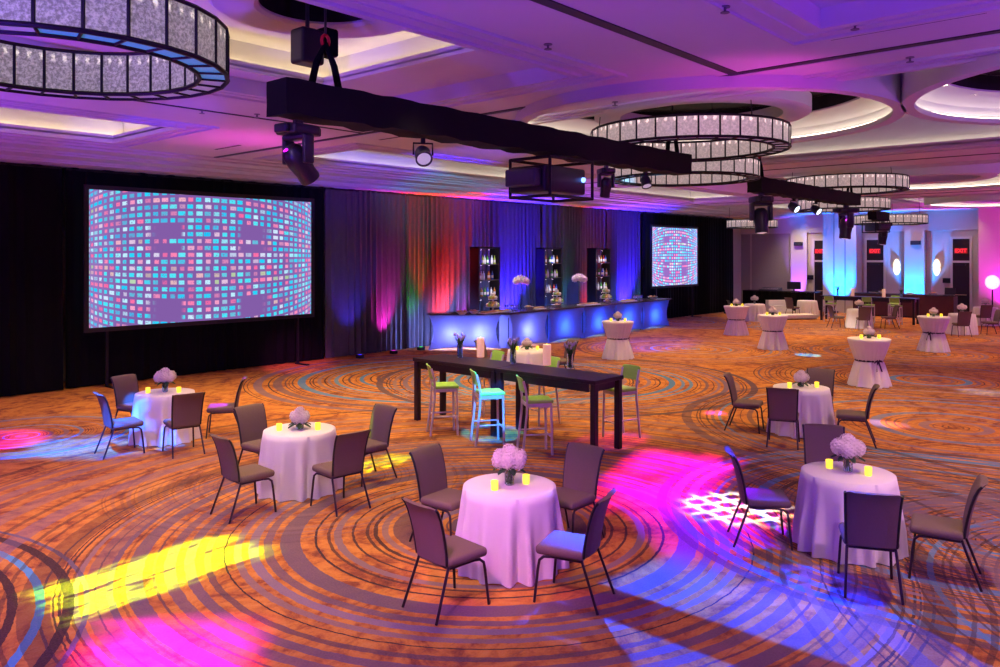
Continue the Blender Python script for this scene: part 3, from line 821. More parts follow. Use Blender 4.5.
# ------------------------------------------------------------------ flowers, candles
def hydrangea(seed, R=.075, n=70):
    rnd = random.Random(seed); m = MB(); m.ball((0,0,0), R*.86, 14, 9)
    g = PI*(3-5**.5)
    for i in range(n):
        z = 1-2*(i+.5)/n; rr = math.sqrt(1-z*z); p = Vector((rr*cos(g*i), rr*sin(g*i), z))
        rot = p.to_track_quat('Z', 'Y').to_matrix().to_4x4(); M = Matrix.Translation(p*R*rnd.uniform(.9,1.04)) @ rot @ Matrix.Rotation(rnd.uniform(0,6),4,'Z')
        s = R*.25
        for q in range(4):
            Q = M @ Matrix.Rotation(q*PI/2,4,'Z') @ Matrix.Rotation(rnd.uniform(-.5,-.1),4,'Y')
            m.add([(0,0,0),(s*.6,-s*.5,.002),(s*1.15,0,0.004),(s*.6,s*.5,.002)], [(0,1,2,3)], Q)
    return m
_hyd = [None]
def make_center(nb=7, br=.075, vase_h=.165, spread=.095, vase_r=.045):
    t = thing('flower_centerpiece', '', 'flowers')
    m = MB(); m.lathe([(.001,0),(vase_r*.8,.0),(vase_r,.01),(vase_r*1.05,vase_h),(vase_r*.98,vase_h),(vase_r*.92,.014),(.001,.012)], 20).build('glass_vase', M_glass, t, smooth=50)
    st = MB()
    for k in range(7):
        a = 2*PI*k/7; st.tube([(.022*cos(a+2),.022*sin(a+2),.016),(.012*cos(a),.012*sin(a),vase_h),(spread*.5*cos(a),spread*.5*sin(a),vase_h+.06)], .004, 5)
    st.build('stem', M_stem, t)
    pos = [(0,0,vase_h+.14)]+[(spread*cos(2*PI*k/(nb-1)), spread*sin(2*PI*k/(nb-1)), vase_h+.075+.012*(k%2)) for k in range(nb-1)]
    for i, p in enumerate(pos):
        if _hyd[0] is None or True:
            o = hydrangea(i+1, br).build('blossom', M_petal, t, loc=p)
    lf = MB()
    for k in range(6):
        a = 2*PI*k/6+.4; M = T(0,0,vase_h+.015,rz=a)
        lf.grid([[(.03+.13*u, -.035*sin(PI*(u*.9+.05)), -.01-.05*u*u), (.03+.13*u, 0, .006-.05*u*u), (.03+.13*u, .035*sin(PI*(u*.9+.05)), -.01-.05*u*u)] for u in (0,.25,.5,.75,1)], M)
    lf.build('leaf', M_leaf, t, smooth=60)
    return t
def make_votive():
    t = thing('votive_candle', '', 'candle')
    cp = MB().lathe([(.001,0),(.030,0),(.034,.012),(.036,.085),(.031,.085),(.029,.055),(.001,.052)], 18).build('candle_cup', M_votive, t, smooth=40)
    MB().lathe([(.001,.052),(.006,.058),(.007,.066),(.001,.082)], 8).build('flame', M_flame, cp, smooth=60)
    return t
_fc = make_center(); _fcs = make_center(6, .062, .07, .062, .05); _vo = make_votive(); _t0 = [make_round(2), make_round(9)]; _k0 = [make_cocktail(3), make_cocktail(8)]
_first = {}
def put(proto, loc, rz, label, group):
    if proto.name not in _first:
        _first[proto.name] = 1; proto.location = loc; proto.rotation_euler.z = rz; proto['label'] = label; proto['group'] = group; return proto
    return dup(proto, loc, rz, label, group)
def round_table(d, r, label, which, short, big, vot=True, rz=0, s=None):
    x, y = W(d, r)
    put(_t0[which], (x, y, 0), rz, label, 'round tables in white cloths')
    put(_fc if big else _fcs, (x, y, .764), rz+.3, ('full bouquet of cream hydrangeas on ' if big else 'low bouquet of white hydrangeas on ')+short, 'hydrangea centrepieces')
    if vot:
        offs = vot if isinstance(vot, (list, tuple)) else [(-.10,-.14),(.05,.15)]
        for (dd, rr), w in zip(offs, ('before', 'beyond')):
            vx, vy = W(d+dd, r+rr)
            put(_vo, (vx, vy, .764), 0, 'yellow votive candle %s the flowers on %s' % (w, short), 'votive candles on the round tables')
GC = 'banquet chairs round the white tables'
TB_ = [  # name, table(d,r), which, big
    ('the middle front table', 7.57, .09, 0, True, 'round table in a white cloth with lit pink folds, front middle'),
    ('the right front table', 8.02, 3.51, 1, True, 'white round table with two yellow candles at the right front'),
    ('the taupe chair table left of centre', 10.0, -2.52, 0, False, 'white round table with taupe chairs, left of centre'),
    ('the table under the large screen', 12.7, -5.35, 1, True, 'white round table with blue lit chairs under the large screen'),
    ('the table with four dark chairs', 13.2, 5.0, 0, False, 'white round table with four dark chairs before the tall cocktail tables'),
    ('the table behind the long black one', 18.4, .625, 1, False, 'white round table half hidden behind the long black table')]
for (s, d, r, w, b, l) in TB_:
    vot = {7.57: [(-.17,-.14),(.03,.16)], 8.02: [(-.14,.14),(.14,-.13)]}.get(d, [(-.10,-.23),(-.05,.24)])
    round_table(d, r, l, w, s, b, vot, rz=d*1.7)
CH = [
 (6.72,-.42,.68,.73,'taupe chair with its back to us, left side of the middle front table'),
 (8.17,-.53,-.60,.80,'taupe chair facing us on the left far side of the middle front table'),
 (8.2,.70,-.76,-.65,'taupe chair facing us on the right far side of the middle front table'),
 (6.86,.60,.43,-.90,'chair with a blue lit seat corner at the middle front table'),
 (8.2,2.72,-.15,.98,'black silhouetted chair seen edge on over the magenta floor light'),
 (9.15,3.75,-.95,-.30,'dark chair hidden behind the bouquet of the front table with yellow candles'),
 (7.08,3.28,.95,.30,'chair seen square from behind at the front table with yellow candles'),
 (7.33,4.05,.50,-.86,'purple sheened chair facing left at the front table with yellow candles'),
 (9.12,-2.90,.71,.70,'taupe chair on the near left of the left of centre table'),
 (10.5,-3.12,-.60,.80,'pale taupe chair on the far left of the left of centre table'),
 (10.45,-1.76,-.72,-.69,'pale taupe chair over the yellow floor light, far right of its table'),
 (9.34,-1.90,.72,-.69,'chair with a black shaded back, near right of the left of centre table'),
 (11.85,-5.62,.66,.75,'chair with blue lit seat at the near left of the table under the screen'),
 (13.2,-6.05,-.5,.86,'bright blue lit chair behind the table under the screen'),
 (11.9,-4.75,.80,-.60,'chair with half blue half brown back at the table under the screen'),
 (13.05,-4.55,-.25,-.97,'purple lit chair facing left at the table under the screen'),
 (13.42,4.17,-.45,.89,'dark chair over magenta floor light at the left of its table'),
 (12.4,4.42,.92,.38,'dark chair with its square back to us before the table of four dark chairs'),
 (12.45,5.52,.40,-.92,'dark chair facing left in front of the tall cocktail tables'),
 (13.85,5.55,-.88,-.48,'dark chair behind the table of four dark chairs'),
 (18.9,-.22,-.45,.9,'purplish chair left of the table behind the long black table'),
 (18.8,1.45,-.45,-.9,'brown chair right of the table behind the long black table'),
]
for c in CH: chair(*c, GC)

# cocktail tables
CK = [(869,338.3,'tall cocktail table with tied white cloth standing nearest of the cocktail tables'),(617.8,321,'tall cocktail table in front of the lit bar'),
      (736.5,306,'tall cocktail table close to the far end of the bar'),(772.7,315,'tall cocktail table beside the cyan floor spot'),(933.6,316.4,'tall cocktail table with bright pink flowers before the far chairs')]
for i, (px, py, l) in enumerate(CK):
    x, y = at(px, py, 1.07)
    put(_k0[i % 2], (x, y, 0), i*1.3-2.2, l, 'cocktail tables with tied cloths')
    fl_ = put(_fcs, (x, y, 1.072), i, '', 'hydrangea centrepieces')
    nm = ['nearest cocktail table', 'cocktail table before the lit bar', 'cocktail table by the bar end', 'cocktail table beside the cyan floor spot', 'cocktail table with pink flowers'][i]
    fl_['label'] = 'low round bouquet on the ' + nm
    for s in (-1, 1):
        q = W(-.06, s*.20)
        put(_vo, (x+q[0], y+q[1], 1.072), 0, 'small votive candle %s of the bouquet on the %s' % ('left' if s < 0 else 'right', nm), 'votive candles on the cocktail tables')
# far tables with chairs
FAR = [(35.6,11.4,'low white table behind the cocktail tables near the bar end'),(32.2,14.55,'low white table in front of the far black table'),(29.6,17.2,'low white table by the right edge with dark chairs'),
       (33.4,20.4,'low white table at the pink pillar'),(38.3,14.8,'low white table beside the purple pilaster door')]
for i, (d, r, l) in enumerate(FAR):
    x, y = W(d, r); put(_t0[i % 2], (x, y, 0), i, l, 'round tables in white cloths')
    if i < 4: put(_fc, (x, y, .764), i*.7, 'white bouquet on the ' + l, 'hydrangea centrepieces')
GF = 'chairs at the far tables'
for c in [(32.2,13.65,.0,1,'pale far chair facing right before the far black table'),(31.3,14.3,.9,.2,'dark far chair with its back to us before the far black table'),(31.9,15.6,.1,-1,'dark far chair facing left before the far black table'),
          (28.8,16.7,.95,.1,'dark far chair with its back to us by the pink flowers'),(29.5,18.2,.1,-1,'far chair facing left by the pink flowers'),(32.5,19.75,1,.1,'dark far chair with its back to us at the pink pillar'),(32.9,21.25,.1,-1,'far chair facing left at the pink pillar'),
          (38.0,14.0,.5,.9,'blue lit far chair beside the purple pilaster door'),(38.0,15.75,.2,-1,'far chair facing left beside the purple pilaster door'),(35.6,10.55,0,1,'far chair left of the low table near the bar end')]:
    chair(*c, GF)

# ------------------------------------------------------------------ long black tables and stools
def make_long(L=1.97):
    t = thing('bar_table', '', 'table')
    MB().rbox(-.38, .38, -L/2, L/2, 1.055, 1.115, .008, 2).build('tabletop', M_wood, t)
    ap = MB()
    for s in (-1, 1): ap.box(s*.33-.012, s*.33+.012, -L/2+.14, L/2-.14, .93, 1.055)
    for s in (-1, 1): ap.box(-.33, .33, s*(L/2-.10)-.012, s*(L/2-.10)+.012, .93, 1.055)
    ap.build('apron', M_wood, t)
    for sx in (-1, 1):
        for sy in (-1, 1):
            MB().rbox(sx*.315-.045, sx*.315+.045, sy*(L/2-.06)-.045, sy*(L/2-.06)+.045, 0, 1.055, .006, 2).build('leg', M_wood, t)
    return t
BT = make_long()
BX = 9.93
BT.location = (BX, 7.66, 0); tag(BT, 'long black bar table half nearest the camera', group='long black bar tables')
dup(BT, (BX, 9.64, 0), 0, 'long black bar table half nearer the large screen', 'long black bar tables')
dup(BT, (36.95, 10.25, 0), 0, 'far black bar table half beside the pink flowers', 'long black bar tables')
dup(BT, (36.95, 12.23, 0), 0, 'far black bar table half before the blue pillar', 'long black bar tables')
def make_stool():
    t = thing('bar_stool', '', 'stool')
    MB().rbox(-.19, .21, -.205, .205, .765, .82, .02, 3).build('seat', M_green, t, smooth=50)
    prof = [(-.215,.93),(-.225,1.0),(-.24,1.07),(-.26,1.13),(-.27,1.145)]
    back_panel(prof, .20, .205, .03).build('backrest', M_green, t, smooth=50)
    fr = MB()
    for (a, b, c, d) in ((-.18,.18,-.195,-.165),(-.18,.18,.165,.195),(-.195,-.165,-.18,.18),(.165,.195,-.18,.18)): fr.box(a, b, c, d, .715, .768)
    fr.build('seat_frame', M_alu, t)
    for s in (-1, 1):
        MB().tube([(.175, s*.185, .77), (.19, s*.19, 0)], .019, 8).build('leg', M_alu, t, smooth=60)
        MB().tube([(-.26, s*.195, 0), (-.225, s*.19, .3), (-.19, s*.185, .62), (-.185, s*.185, .80), (-.205, s*.19, .95), (-.245, s*.19, 1.10)], .019, 8).build('leg', M_alu, t, smooth=60)
    for s in (-1, 1): MB().tube([(.183, s*.187, .31), (-.222, s*.19, .31)], .013, 8).build('stretcher', M_alu, t, smooth=60)
    MB().tube([(.185,-.187,.26),(.185,.187,.26)], .013, 8).build('footrest', M_alu, t, smooth=60)
    return t
ST = make_stool()
ST.location = (9.20, 9.45, 0); ST.rotation_euler.z = -.62; tag(ST, 'green seated bar stool with pinkish legs, nearest the large screen', group='green bar stools')
dup(ST, (9.22, 8.46, 0), -.60, 'bar stool lit cyan by a beam, middle of the near side of the black table', 'green bar stools')
dup(ST, (9.22, 7.50, 0), -.66, 'bright green bar stool facing the black table, at its near corner', 'green bar stools')
for (y, l) in ((7.12, 'green bar stool behind the near end of the black table with magenta lit legs'), (8.75, 'green bar stool behind the middle of the black table'), (10.05, 'green bar stool behind the far end of the black table')):
    dup(ST, (10.88, y, 0), PI-.25, l, 'green bar stools')
for (x, y, rz, l) in ((36.2, 9.9, 0, 'far bar stool on the near side of the far black table by the pink flowers'), (36.2, 11.0, 0, 'far bar stool with a candle tower above it'), (37.75, 10.4, PI, 'far bar stool behind the far black table'), (36.2, 12.6, 0, 'far bar stool before the blue pillar')):
    dup(ST, (x, y, 0), rz, l, 'green bar stools')
TT = 1.117
def make_tulips():
    t = thing('flower_vase', '', 'flowers')
    MB().lathe([(.001,0),(.05,0),(.052,.012),(.054,.24),(.050,.24),(.047,.02),(.001,.018)], 20).build('glass_cylinder', M_water, t, smooth=50)
    st = MB(); rnd = random.Random(5)
    tips = []
    for k in range(11):
        a = 2*PI*k/11; q = rnd.uniform(.05,.11); hz = rnd.uniform(.33,.42)
        tips.append((q*cos(a), q*sin(a), hz)); st.tube([(.03*cos(a+2.5),.03*sin(a+2.5),.022),(.02*cos(a),.02*sin(a),.2),tips[-1]], .0055, 5)
    st.build('stem', M_stem, t)
    lf = MB()
    for k in range(9):
        a = 2*PI*k/9+.2; M = T(0,0,.16,rz=a)
        lf.grid([[(.02+.09*u*u, -.016*sin(PI*(u*.85+.1)), .20*u), (.015+.09*u*u, 0, .20*u), (.02+.09*u*u, .016*sin(PI*(u*.85+.1)), .20*u)] for u in (0,.3,.6,.85,1)], M)
    lf.build('leaf', M_leaf, t, smooth=60)
    for p in tips:
        MB().lathe([(.001,-.03),(.014,-.02),(.019,0),(.014,.02),(.006,.032)], 8).build('tulip_bloom', M_tulip, t, loc=p, smooth=60)
    return t
def make_pillar():
    t = thing('pillar_candle', '', 'candle')
    MB().lathe([(.001,0),(.065,0),(.068,.01),(.068,.34),(.062,.345),(.05,.33),(.001,.315)], 24).build('wax_body', M_wax, t, smooth=40)
    MB().lathe([(.001,.315),(.008,.325),(.010,.34),(.001,.365)], 8).build('flame', M_flame, t, smooth=60)
    return t
TU, PC = make_tulips(), make_pillar()
for (px, py, l) in ((460,359.5,'glass vase of lilac tulips at the far end of the black table'),(513,365.5,'glass vase of lilac tulips in the middle of the black table, lit blue'),(570,370.5,'glass vase of lilac tulips at the near end of the black table')):
    x, y = at(px, py-2, TT); put(TU, (x, y, TT), px, l, 'tulip vases on the black table')
for (px, py, l) in ((480.5,359,'tall glowing pink pillar candle between the first two tulip vases'),(547,367,'tall glowing pink pillar candle between the last two tulip vases')):
    x, y = at(px, py-2, TT); put(PC, (x, y, TT), 0, l, 'pillar candles on the black table')
put(PC, (36.95, 11.9, TT), 0, 'far pillar candle before the blue pillar', 'pillar candles on the far black table')
put(PC, (36.95, 10.6, TT), 0, 'far pillar candle near the sconces', 'pillar candles on the far black table')
put(TU, (36.95, 12.55, TT), 0, 'far vase with branching stems before the blue pillar', 'vases on the far black table')
put(TU, (36.95, 9.9, TT), 0, 'far dark vase in front of the cyan pilaster', 'vases on the far black table')

# ------------------------------------------------------------------ the lit bar
def spandex(nm=True):
    m = bpy.data.materials.new('stretch_spandex'); m.use_nodes = True
    N = NT(m.node_tree); N.n.clear()
    o = N.new('ShaderNodeOutputMaterial'); d = N.new('ShaderNodeBsdfDiffuse'); tl = N.new('ShaderNodeBsdfTranslucent'); mx = N.new('ShaderNodeMixShader')
    tc = N.new('ShaderNodeTexCoord'); nz = N.noise(tc.outputs['Object'], 60, 2)
    c = N.mix(nz, (.15,.15,.30,1), (.19,.19,.34,1)); N.link(c, d.inputs[0]); N.link(c, tl.inputs[0]); mx.inputs[0].default_value = .45
    N.link(d.outputs[0], mx.inputs[1]); N.link(tl.outputs[0], mx.inputs[2]); N.link(mx.outputs[0], o.inputs[0])
    return m
M_span = spandex()
LIGHTS = []
def light(kind, name, loc, col, power, **kw):
    l = bpy.data.lights.new(name, kind); l.color = col[:3]; l.energy = power
    o = bpy.data.objects.new(name, l); COL.objects.link(o); o.location = loc
    if kind in ('POINT', 'SPOT'): l.shadow_soft_size = kw.get('size', .05)
    if kind == 'SPOT':
        l.spot_size = math.radians(kw.get('angle', 60)); l.spot_blend = kw.get('blend', .5)
        tgt = Vector(kw['target'])-Vector(loc); o.rotation_euler = tgt.to_track_quat('-Z', 'Y').to_euler()
        if kw.get('roll'): o.rotation_euler = (o.rotation_euler.to_matrix() @ Matrix.Rotation(kw['roll'], 3, 'Z')).to_euler()
    return o
def gobo(o, fn):
    l = o.data; l.use_nodes = True; N = NT(l.node_tree); N.n.clear()
    e = N.new('ShaderNodeEmission'); out = N.new('ShaderNodeOutputLight'); N.link(e.outputs[0], out.inputs[0])
    tc = N.new('ShaderNodeTexCoord'); s = N.new('ShaderNodeSeparateXYZ'); N.link(tc.outputs['Normal'], s.inputs[0])
    u = N.m('DIVIDE', s.outputs[0], s.outputs[2]); v = N.m('DIVIDE', s.outputs[1], s.outputs[2])
    st, col = fn(N, u, v)
    N.link(st, e.inputs[1])
    if col is not None: N.link(col, e.inputs[0])
    return o

BARF = [(16.9,17.95),(18.75,16.35),(29.35,16.75)]
def bar_unit(p0, p1, depth, label, ncol):
    """one stretch-covered bar table between two floor points, open behind"""
    a = Vector((*p0, 0)); b = Vector((*p1, 0)); L = (b-a).length; ux = (b-a)/L; rz = math.atan2(ux.y, ux.x)
    t = thing('stretch_cover_bar_table', label, 'bar', (a.x, a.y, 0), rz, 'stretch covered bar tables')
    H = 1.10; n = 20; rows = []
    for j in range(13):
        z = H*(1-j/12); row = []; s = j/12
        pin = .16*math.sin(PI*min(1, s*1.02))**1.1     # waist pulled in between the feet
        arch = 0
        for k in range(n+1):
            u = k/n; x = pin+(L-2*pin)*u
            bow = .10*sin(PI*s)*(.4+.6*sin(PI*u))
            zz = max(.012, z) if j < 12 else .012+.07*sin(PI*u)**.7
            row.append((x, bow, zz))
        left = [(pin, y, row[0][2]) for y in (depth, depth*.5)]; right = [(L-pin, y, row[-1][2]) for y in (depth*.5, depth)]
        rows.append(left+row+right)
    MB().grid(rows).build('stretch_cover', M_span, t, smooth=60)
    MB().box(.03, L-.03, .03, depth, H-.06, H-.02).build('table_frame', M_matte, t)
    for q in (.06, L-.06):
        MB().tube([(q, .12, .0), (q, .12, H-.06)], .015, 6).build('leg', M_matte, t); MB().tube([(q, depth-.05, .0), (q, depth-.05, H-.06)], .015, 6).build('leg', M_matte, t)
    M = Matrix.Translation(a) @ Matrix.Rotation(rz, 4, 'Z')
    for k, (u, col, pw) in enumerate(ncol):
        light('POINT', 'bar_glow_lamp', M @ Vector((L*u, .42, .5)), col, pw, size=.10)
    return t
BLU, CYB, PBL = (.03,.10,1), (.03,.13,1), (.20,.26,1)
bar_unit((16.85,18.0), (18.56,16.53), .26, 'angled end of the bar in pale stretch cloth with two white blue glows', [(.30,PBL,190),(.72,PBL,220)])
xs = [18.80, 20.87, 22.99, 25.11, 27.23, 29.35]; ys = [16.36, 16.44, 16.52, 16.60, 16.68, 16.76]
for i in range(5):
    bar_unit((xs[i],ys[i]), (xs[i+1]-.02,ys[i+1]), .62, ['bar section in blue lit stretch cloth next to the angled end','second blue bar section from the angled end','middle blue bar section with a cyan glow','bar section behind the cocktail table, lit blue','last bar section towards the small screen'][i],
             [(.5, CYB if i else PBL, 190)])
bt = MB()
pts = [(16.78,18.02),(18.68,16.30),(29.45,16.68),(29.5,17.8),(19.2,17.6),(17.3,18.4)]
bt.add([(x,y,1.10) for x,y in pts]+[(x,y,1.14) for x,y in pts], [tuple(range(6))[::-1], tuple(range(6,12))]+[(i,(i+1)%6,(i+1)%6+6,i+6) for i in range(6)])
tag(bt.build('serving_counter', M_counter), 'long dark bar counter top running over the blue lit bar sections', 'bar top')

# back-bar towers with bottles
BOT = [mat('bottle_green', (.05,.30,.05), .15, spec=.8), mat('bottle_clear', (.6,.62,.7), .1, spec=.8), mat('bottle_amber', (.45,.18,.03), .15, spec=.8), mat('bottle_blue', (.05,.1,.6), .15, spec=.8), mat('bottle_red', (.5,.04,.06), .2), mat('bottle_lime', (.4,.6,.08), .2)]
def make_bottle(m, h=.30, r=.04):
    t = thing('liquor_bottle', '', 'bottle')
    MB().lathe([(.001,0),(r,0),(r,h*.58),(r*.8,h*.68),(r*.35,h*.76),(r*.35,h*.95)], 12).build('glass_body', m, t, smooth=40)
    MB().lathe([(r*.4,h*.94),(r*.4,h),(.001,h)], 8).build('cap', M_matte, t)
    MB().lathe([(r*1.01,h*.15),(r*1.01,h*.45)], 12).build('label_band', M_white, t)
    return t
PB = [make_bottle(b) for b in BOT]
TOW = [(485,'first'),(549,'middle'),(599,'last')]
for ti, (px, nm) in enumerate(TOW):
    x, d = onY(px, 18.1); t = thing('bottle_tower', 'tall black shelf tower of lit bottles, %s of the three behind the bar' % nm, 'shelf', (x, 18.1, 0))
    w, H, D = .52, 3.22, .42
    MB().box(-w, -w+.05, -D/2, D/2, 0, H).build('side_panel', M_matte, t); MB().box(w-.05, w, -D/2, D/2, 0, H).build('side_panel', M_matte, t)
    MB().box(-w, w, D/2-.03, D/2, 0, .95).build('back_panel', M_matte, t)
    MB().box(-w, w, -D/2, D/2, H-.05, H).build('top_panel', M_matte, t)
    for k, z in enumerate((.95, 1.55, 2.10, 2.62)):
        MB().box(-w+.05, w-.05, -D/2, D/2-.03, z, z+.03).build('shelf', M_counter, t)
        for q in (-.2, .2): MB().lathe([(.03,0),(.001,-.004)], 10, T(q, 0, z+.50)).build('shelf_light', M_can, t)
        if z > 1.2:
            for j in range(6):
                rnd = random.Random(ti*50+k*9+j); kind = [[0,5,1,0,1,5],[1,2,0,3,1,2],[4,1,1,2,4,3]][(k+ti) % 3][j]
                put(PB[kind], (x-.36+.145*j, 18.05+rnd.uniform(-.06,.06), z+.032), 0, 'bottle on the %s shelf of the %s black bottle tower' % (('','lower','middle','upper')[k], nm), 'bottles on the %s shelf of the %s tower' % (('','lower','middle','upper')[k], nm))
for i, b in enumerate(PB):
    if b.name not in _first: bpy.data.objects.remove(b)
for ti, (px, nm) in enumerate(TOW):
    x, d = onY(px, 18.1)
    light('POINT', 'shelf_lamp', (x, 17.8, 1.9), (.9,.95,1), 5, size=.15); light('POINT', 'shelf_lamp', (x, 17.8, 2.8), (.9,.95,1), 5, size=.15)
# tall hydrangea arrangements on the bar
def tall_flowers(x, y, z, label):
    t = thing('tall_flower_arrangement', label, 'flowers', (x, y, z), 0, 'tall hydrangea arrangements on the bar')
    MB().lathe([(.001,0),(.09,.0),(.09,.012),(.03,.03),(.045,.3),(.055,.5),(.05,.5),(.04,.3),(.02,.035),(.001,.03)], 18).build('glass_vase', M_water, t, smooth=50)
    MB().tube([(0,0,.03),(0,0,.85)], .014, 8).build('stem', M_stem, t)
    rnd = random.Random(4)
    for k in range(11):
        a = 2.4*k; rr = .21*math.sqrt(k/11); MB_ = hydrangea(k+20, .11, 40)
        MB_.build('blossom', M_petal, t, loc=(rr*cos(a), rr*sin(a), .90+.12*(1-(rr/.22)**2)))
for px, l in ((521, 'tall white hydrangea arrangement on the bar between the first two bottle towers'), (579, 'tall white hydrangea arrangement on the bar before the last bottle tower')):
    x, d = onY(px, 17.3); tall_flowers(x, 17.3, 1.14, l)
# small goods on the bar top
def bowl(x, y, z, r, label, kind):
    t = thing('serving_bowl', label, 'bowl', (x, y, z))
    MB().lathe([(.001,0),(r*.4,0),(r*.5,.02),(r,.10),(r*.95,.10),(r*.4,.03),(.001,.025)], 20).build('bowl_shell', M_white, t, smooth=50)
    f = MB(); rnd = random.Random(kind)
    for k in range(9): f.ball((rnd.uniform(-.5,.5)*r, rnd.uniform(-.5,.5)*r, .085+rnd.uniform(0,.03)), .035, 8, 6)
    f.build('food', M_food, t, smooth=60)
def tray(x, y, z, label, w=.30):
    t = thing('serving_tray', label, 'tray', (x, y, z))
    MB().rbox(-w, w, -.18, .18, 0, .025, .01, 2).build('tray_base', M_white, t); f = MB(); rnd = random.Random(int(x*10))
    for k in range(8): f.rbox(-w+.06+k*.07*w/.3, -w+.10+k*.07*w/.3, -.1, .1, .026, .07, .008, 1)
    f.build('food', M_food, t)
def glass_group(x, y, z, label, n, grp):
    for k in range(n):
        t = thing('wine_glass', label, 'glass', (x+.12*(k % 4), y+.12*(k//4), z), 0, grp)
        MB().lathe([(.035,0),(.03,.004),(.006,.01),(.005,.09),(.03,.12),(.038,.16),(.034,.20)], 12).build('glass_bowl', M_glass, t, smooth=50)
def bx(px, Y=16.8): return onY(px, Y)[0]
bowl(bx(462, 16.9), 16.9, 1.14, .2, 'white bowl with pastries at the angled end of the bar', 1)
bowl(bx(474, 16.85), 16.85, 1.14, .17, 'white bowl before the first bottle tower', 2)
tray(bx(486), 16.72, 1.14, 'white tray before the first bottle tower'); tray(bx(502), 16.85, 1.14, 'white tray between the first bottle tower and tall flowers', .34)
bowl(bx(530), 16.85, 1.14, .17, 'white bowl right of the first tall flowers', 3); tray(bx(538), 16.85, 1.14, 'dark edged tray right of the first tall flowers', .3)
bowl(bx(558), 16.85, 1.14, .2, 'white bowl under the fruit display in mid bar', 4); tray(bx(590), 16.85, 1.14, 'long tray before the last bottle tower', .5)
bowl(bx(610), 16.9, 1.14, .18, 'white bowl right of the last bottle tower', 5); bowl(bx(659), 17.1, 1.14, .22, 'large white bowl at the end of the bar', 6)
tray(bx(628, 17.0), 17.0, 1.14, 'tray of glasses place towards the end of the bar', .4)
glass_group(bx(637, 17.0), 17.0, 1.14, 'stemmed glass in the cluster towards the end of the bar', 8, 'stemmed glasses by the bar end')
glass_group(bx(508, 16.9), 16.9, 1.14, 'stemmed glass in the cluster left of the first tall flowers', 6, 'stemmed glasses by the first tall flowers')
def display(x, y, z, label, seed):
    """tiered stand heaped with pale fruit"""
    t = thing('fruit_display', label, 'food display', (x, y, z)); rnd = random.Random(seed)
    MB().lathe([(.10,0),(.03,.03),(.03,.10),(.24,.12),(.25,.14),(.02,.13),(.02,.34),(.15,.36),(.15,.37),(.001,.36)], 20).build('tier_stand', M_white, t, smooth=50)
    cols = [mat('fruit_yellow', (.7,.55,.12), .5), mat('fruit_white', (.8,.75,.6), .5), mat('fruit_green', (.3,.5,.1), .5)]
    k = 0
    for (R, z0, n) in ((.18,.19,9),(.10,.25,6),(.10,.43,6),(.02,.52,2)):
        for i in range(n):
            a = 2*PI*i/n+R*9; MB().ball((R*cos(a), R*sin(a), z0), .058, 10, 7).build('fruit', cols[k % 3], t, smooth=60); k += 1
display(bx(493, 17.4), 17.4, 1.14, 'glowing tiered fruit display before the first bottle tower', 1)
display(bx(557, 17.4), 17.4, 1.14, 'tiered fruit display before the middle bottle tower', 2)
display(bx(606, 17.45), 17.45, 1.14, 'tiered fruit display before the last bottle tower', 3)

# ------------------------------------------------------------------ far furniture
t = thing('buffet_counter', 'dark mahogany buffet counter along the far wall under the sconces', 'counter', (41.1, 11.0, 0))
MB().rbox(-.4, .4, -2.3, 2.1, .06, 1.05, .01, 1).build('counter_body', M_brown, t); MB().rbox(-.45, .45, -2.35, 2.15, 1.05, 1.10, .01, 1).build('counter_top', M_counter, t); MB().box(-.36, .36, -2.25, 2.05, 0, .06).build('plinth', M_matte, t)
bowl(41.0, 9.6, 1.10, .2, 'white bowl on the far mahogany buffet', 7); tray(41.0, 10.6, 1.10, 'tray on the far mahogany buffet', .3); bowl(41.0, 11.8, 1.10, .22, 'white bowl on the far buffet behind the candle', 8)
t = thing('laptop', 'black laptop on the far buffet beside the exit door', 'laptop', (41.0, 8.95, 1.10), 0)
MB().box(-.16, .16, -.22, .22, 0, .02).build('keyboard_base', M_gear, t); MB().box(-.02, 0, -.22, .22, 0, .32, T(.16,0,.02,ry=.2)).build('display', M_gear, t)
t = thing('control_table', 'long black draped control table before the beige far wall', 'table', (40.4, 16.6, 0))
MB().rbox(-.4, .4, -1.9, 1.9, 1.05, 1.1, .01, 1).build('tabletop', M_matte, t)
dm = []
for k in range(60):
    y = -1.88+3.76*k/59; dm.append([(-.40+.025*sin(k*1.7), y, 1.05), (-.41+.04*sin(k*1.7), y, .02)])
MB().grid(dm).build('table_skirt', M_black, t, smooth=60)
t = thing('monitor', 'flat black monitor on the far control table', 'monitor', (40.4, 15.9, 1.10))
MB().box(-.02, .02, -.35, .35, .10, .48).build('display_panel', M_gear, t); MB().box(-.08, .08, -.12, .12, 0, .02).box(-.015, .015, -.03, .03, .02, .12).build('monitor_stand', M_gear, t)
t = thing('mixing_desk', 'grey mixing desk on the far control table', 'mixer', (40.3, 17.1, 1.10))
MB().add([(-.3,-.5,0),(.3,-.5,0),(.3,.5,0),(-.3,.5,0),(-.3,-.5,.05),(.3,-.5,.16),(.3,.5,.16),(-.3,.5,.05)], [(0,3,2,1),(4,5,6,7),(0,1,5,4),(1,2,6,5),(2,3,7,6),(3,0,4,7)]).build('desk_body', M_gear2, t)
f = MB()
for k in range(12): f.box(-.15, -.10, -.45+k*.08, -.42+k*.08, .095, .11)
f.build('fader', M_white, t)
t = thing('portable_steps', 'white stepped box standing before the far control table', 'steps', (*W(38.6, 13.65), 0), .9)
for k in range(3): MB().rbox(-.3+.25*k, .5, -.55, .55, .25*k+.002, .25*(k+1), .01, 1).build('step', M_white, t)
t = thing('low_platform', 'low pinkish covered platform on the floor by the far control table', 'platform', (*W(36.6, 13.4), 0), .84)
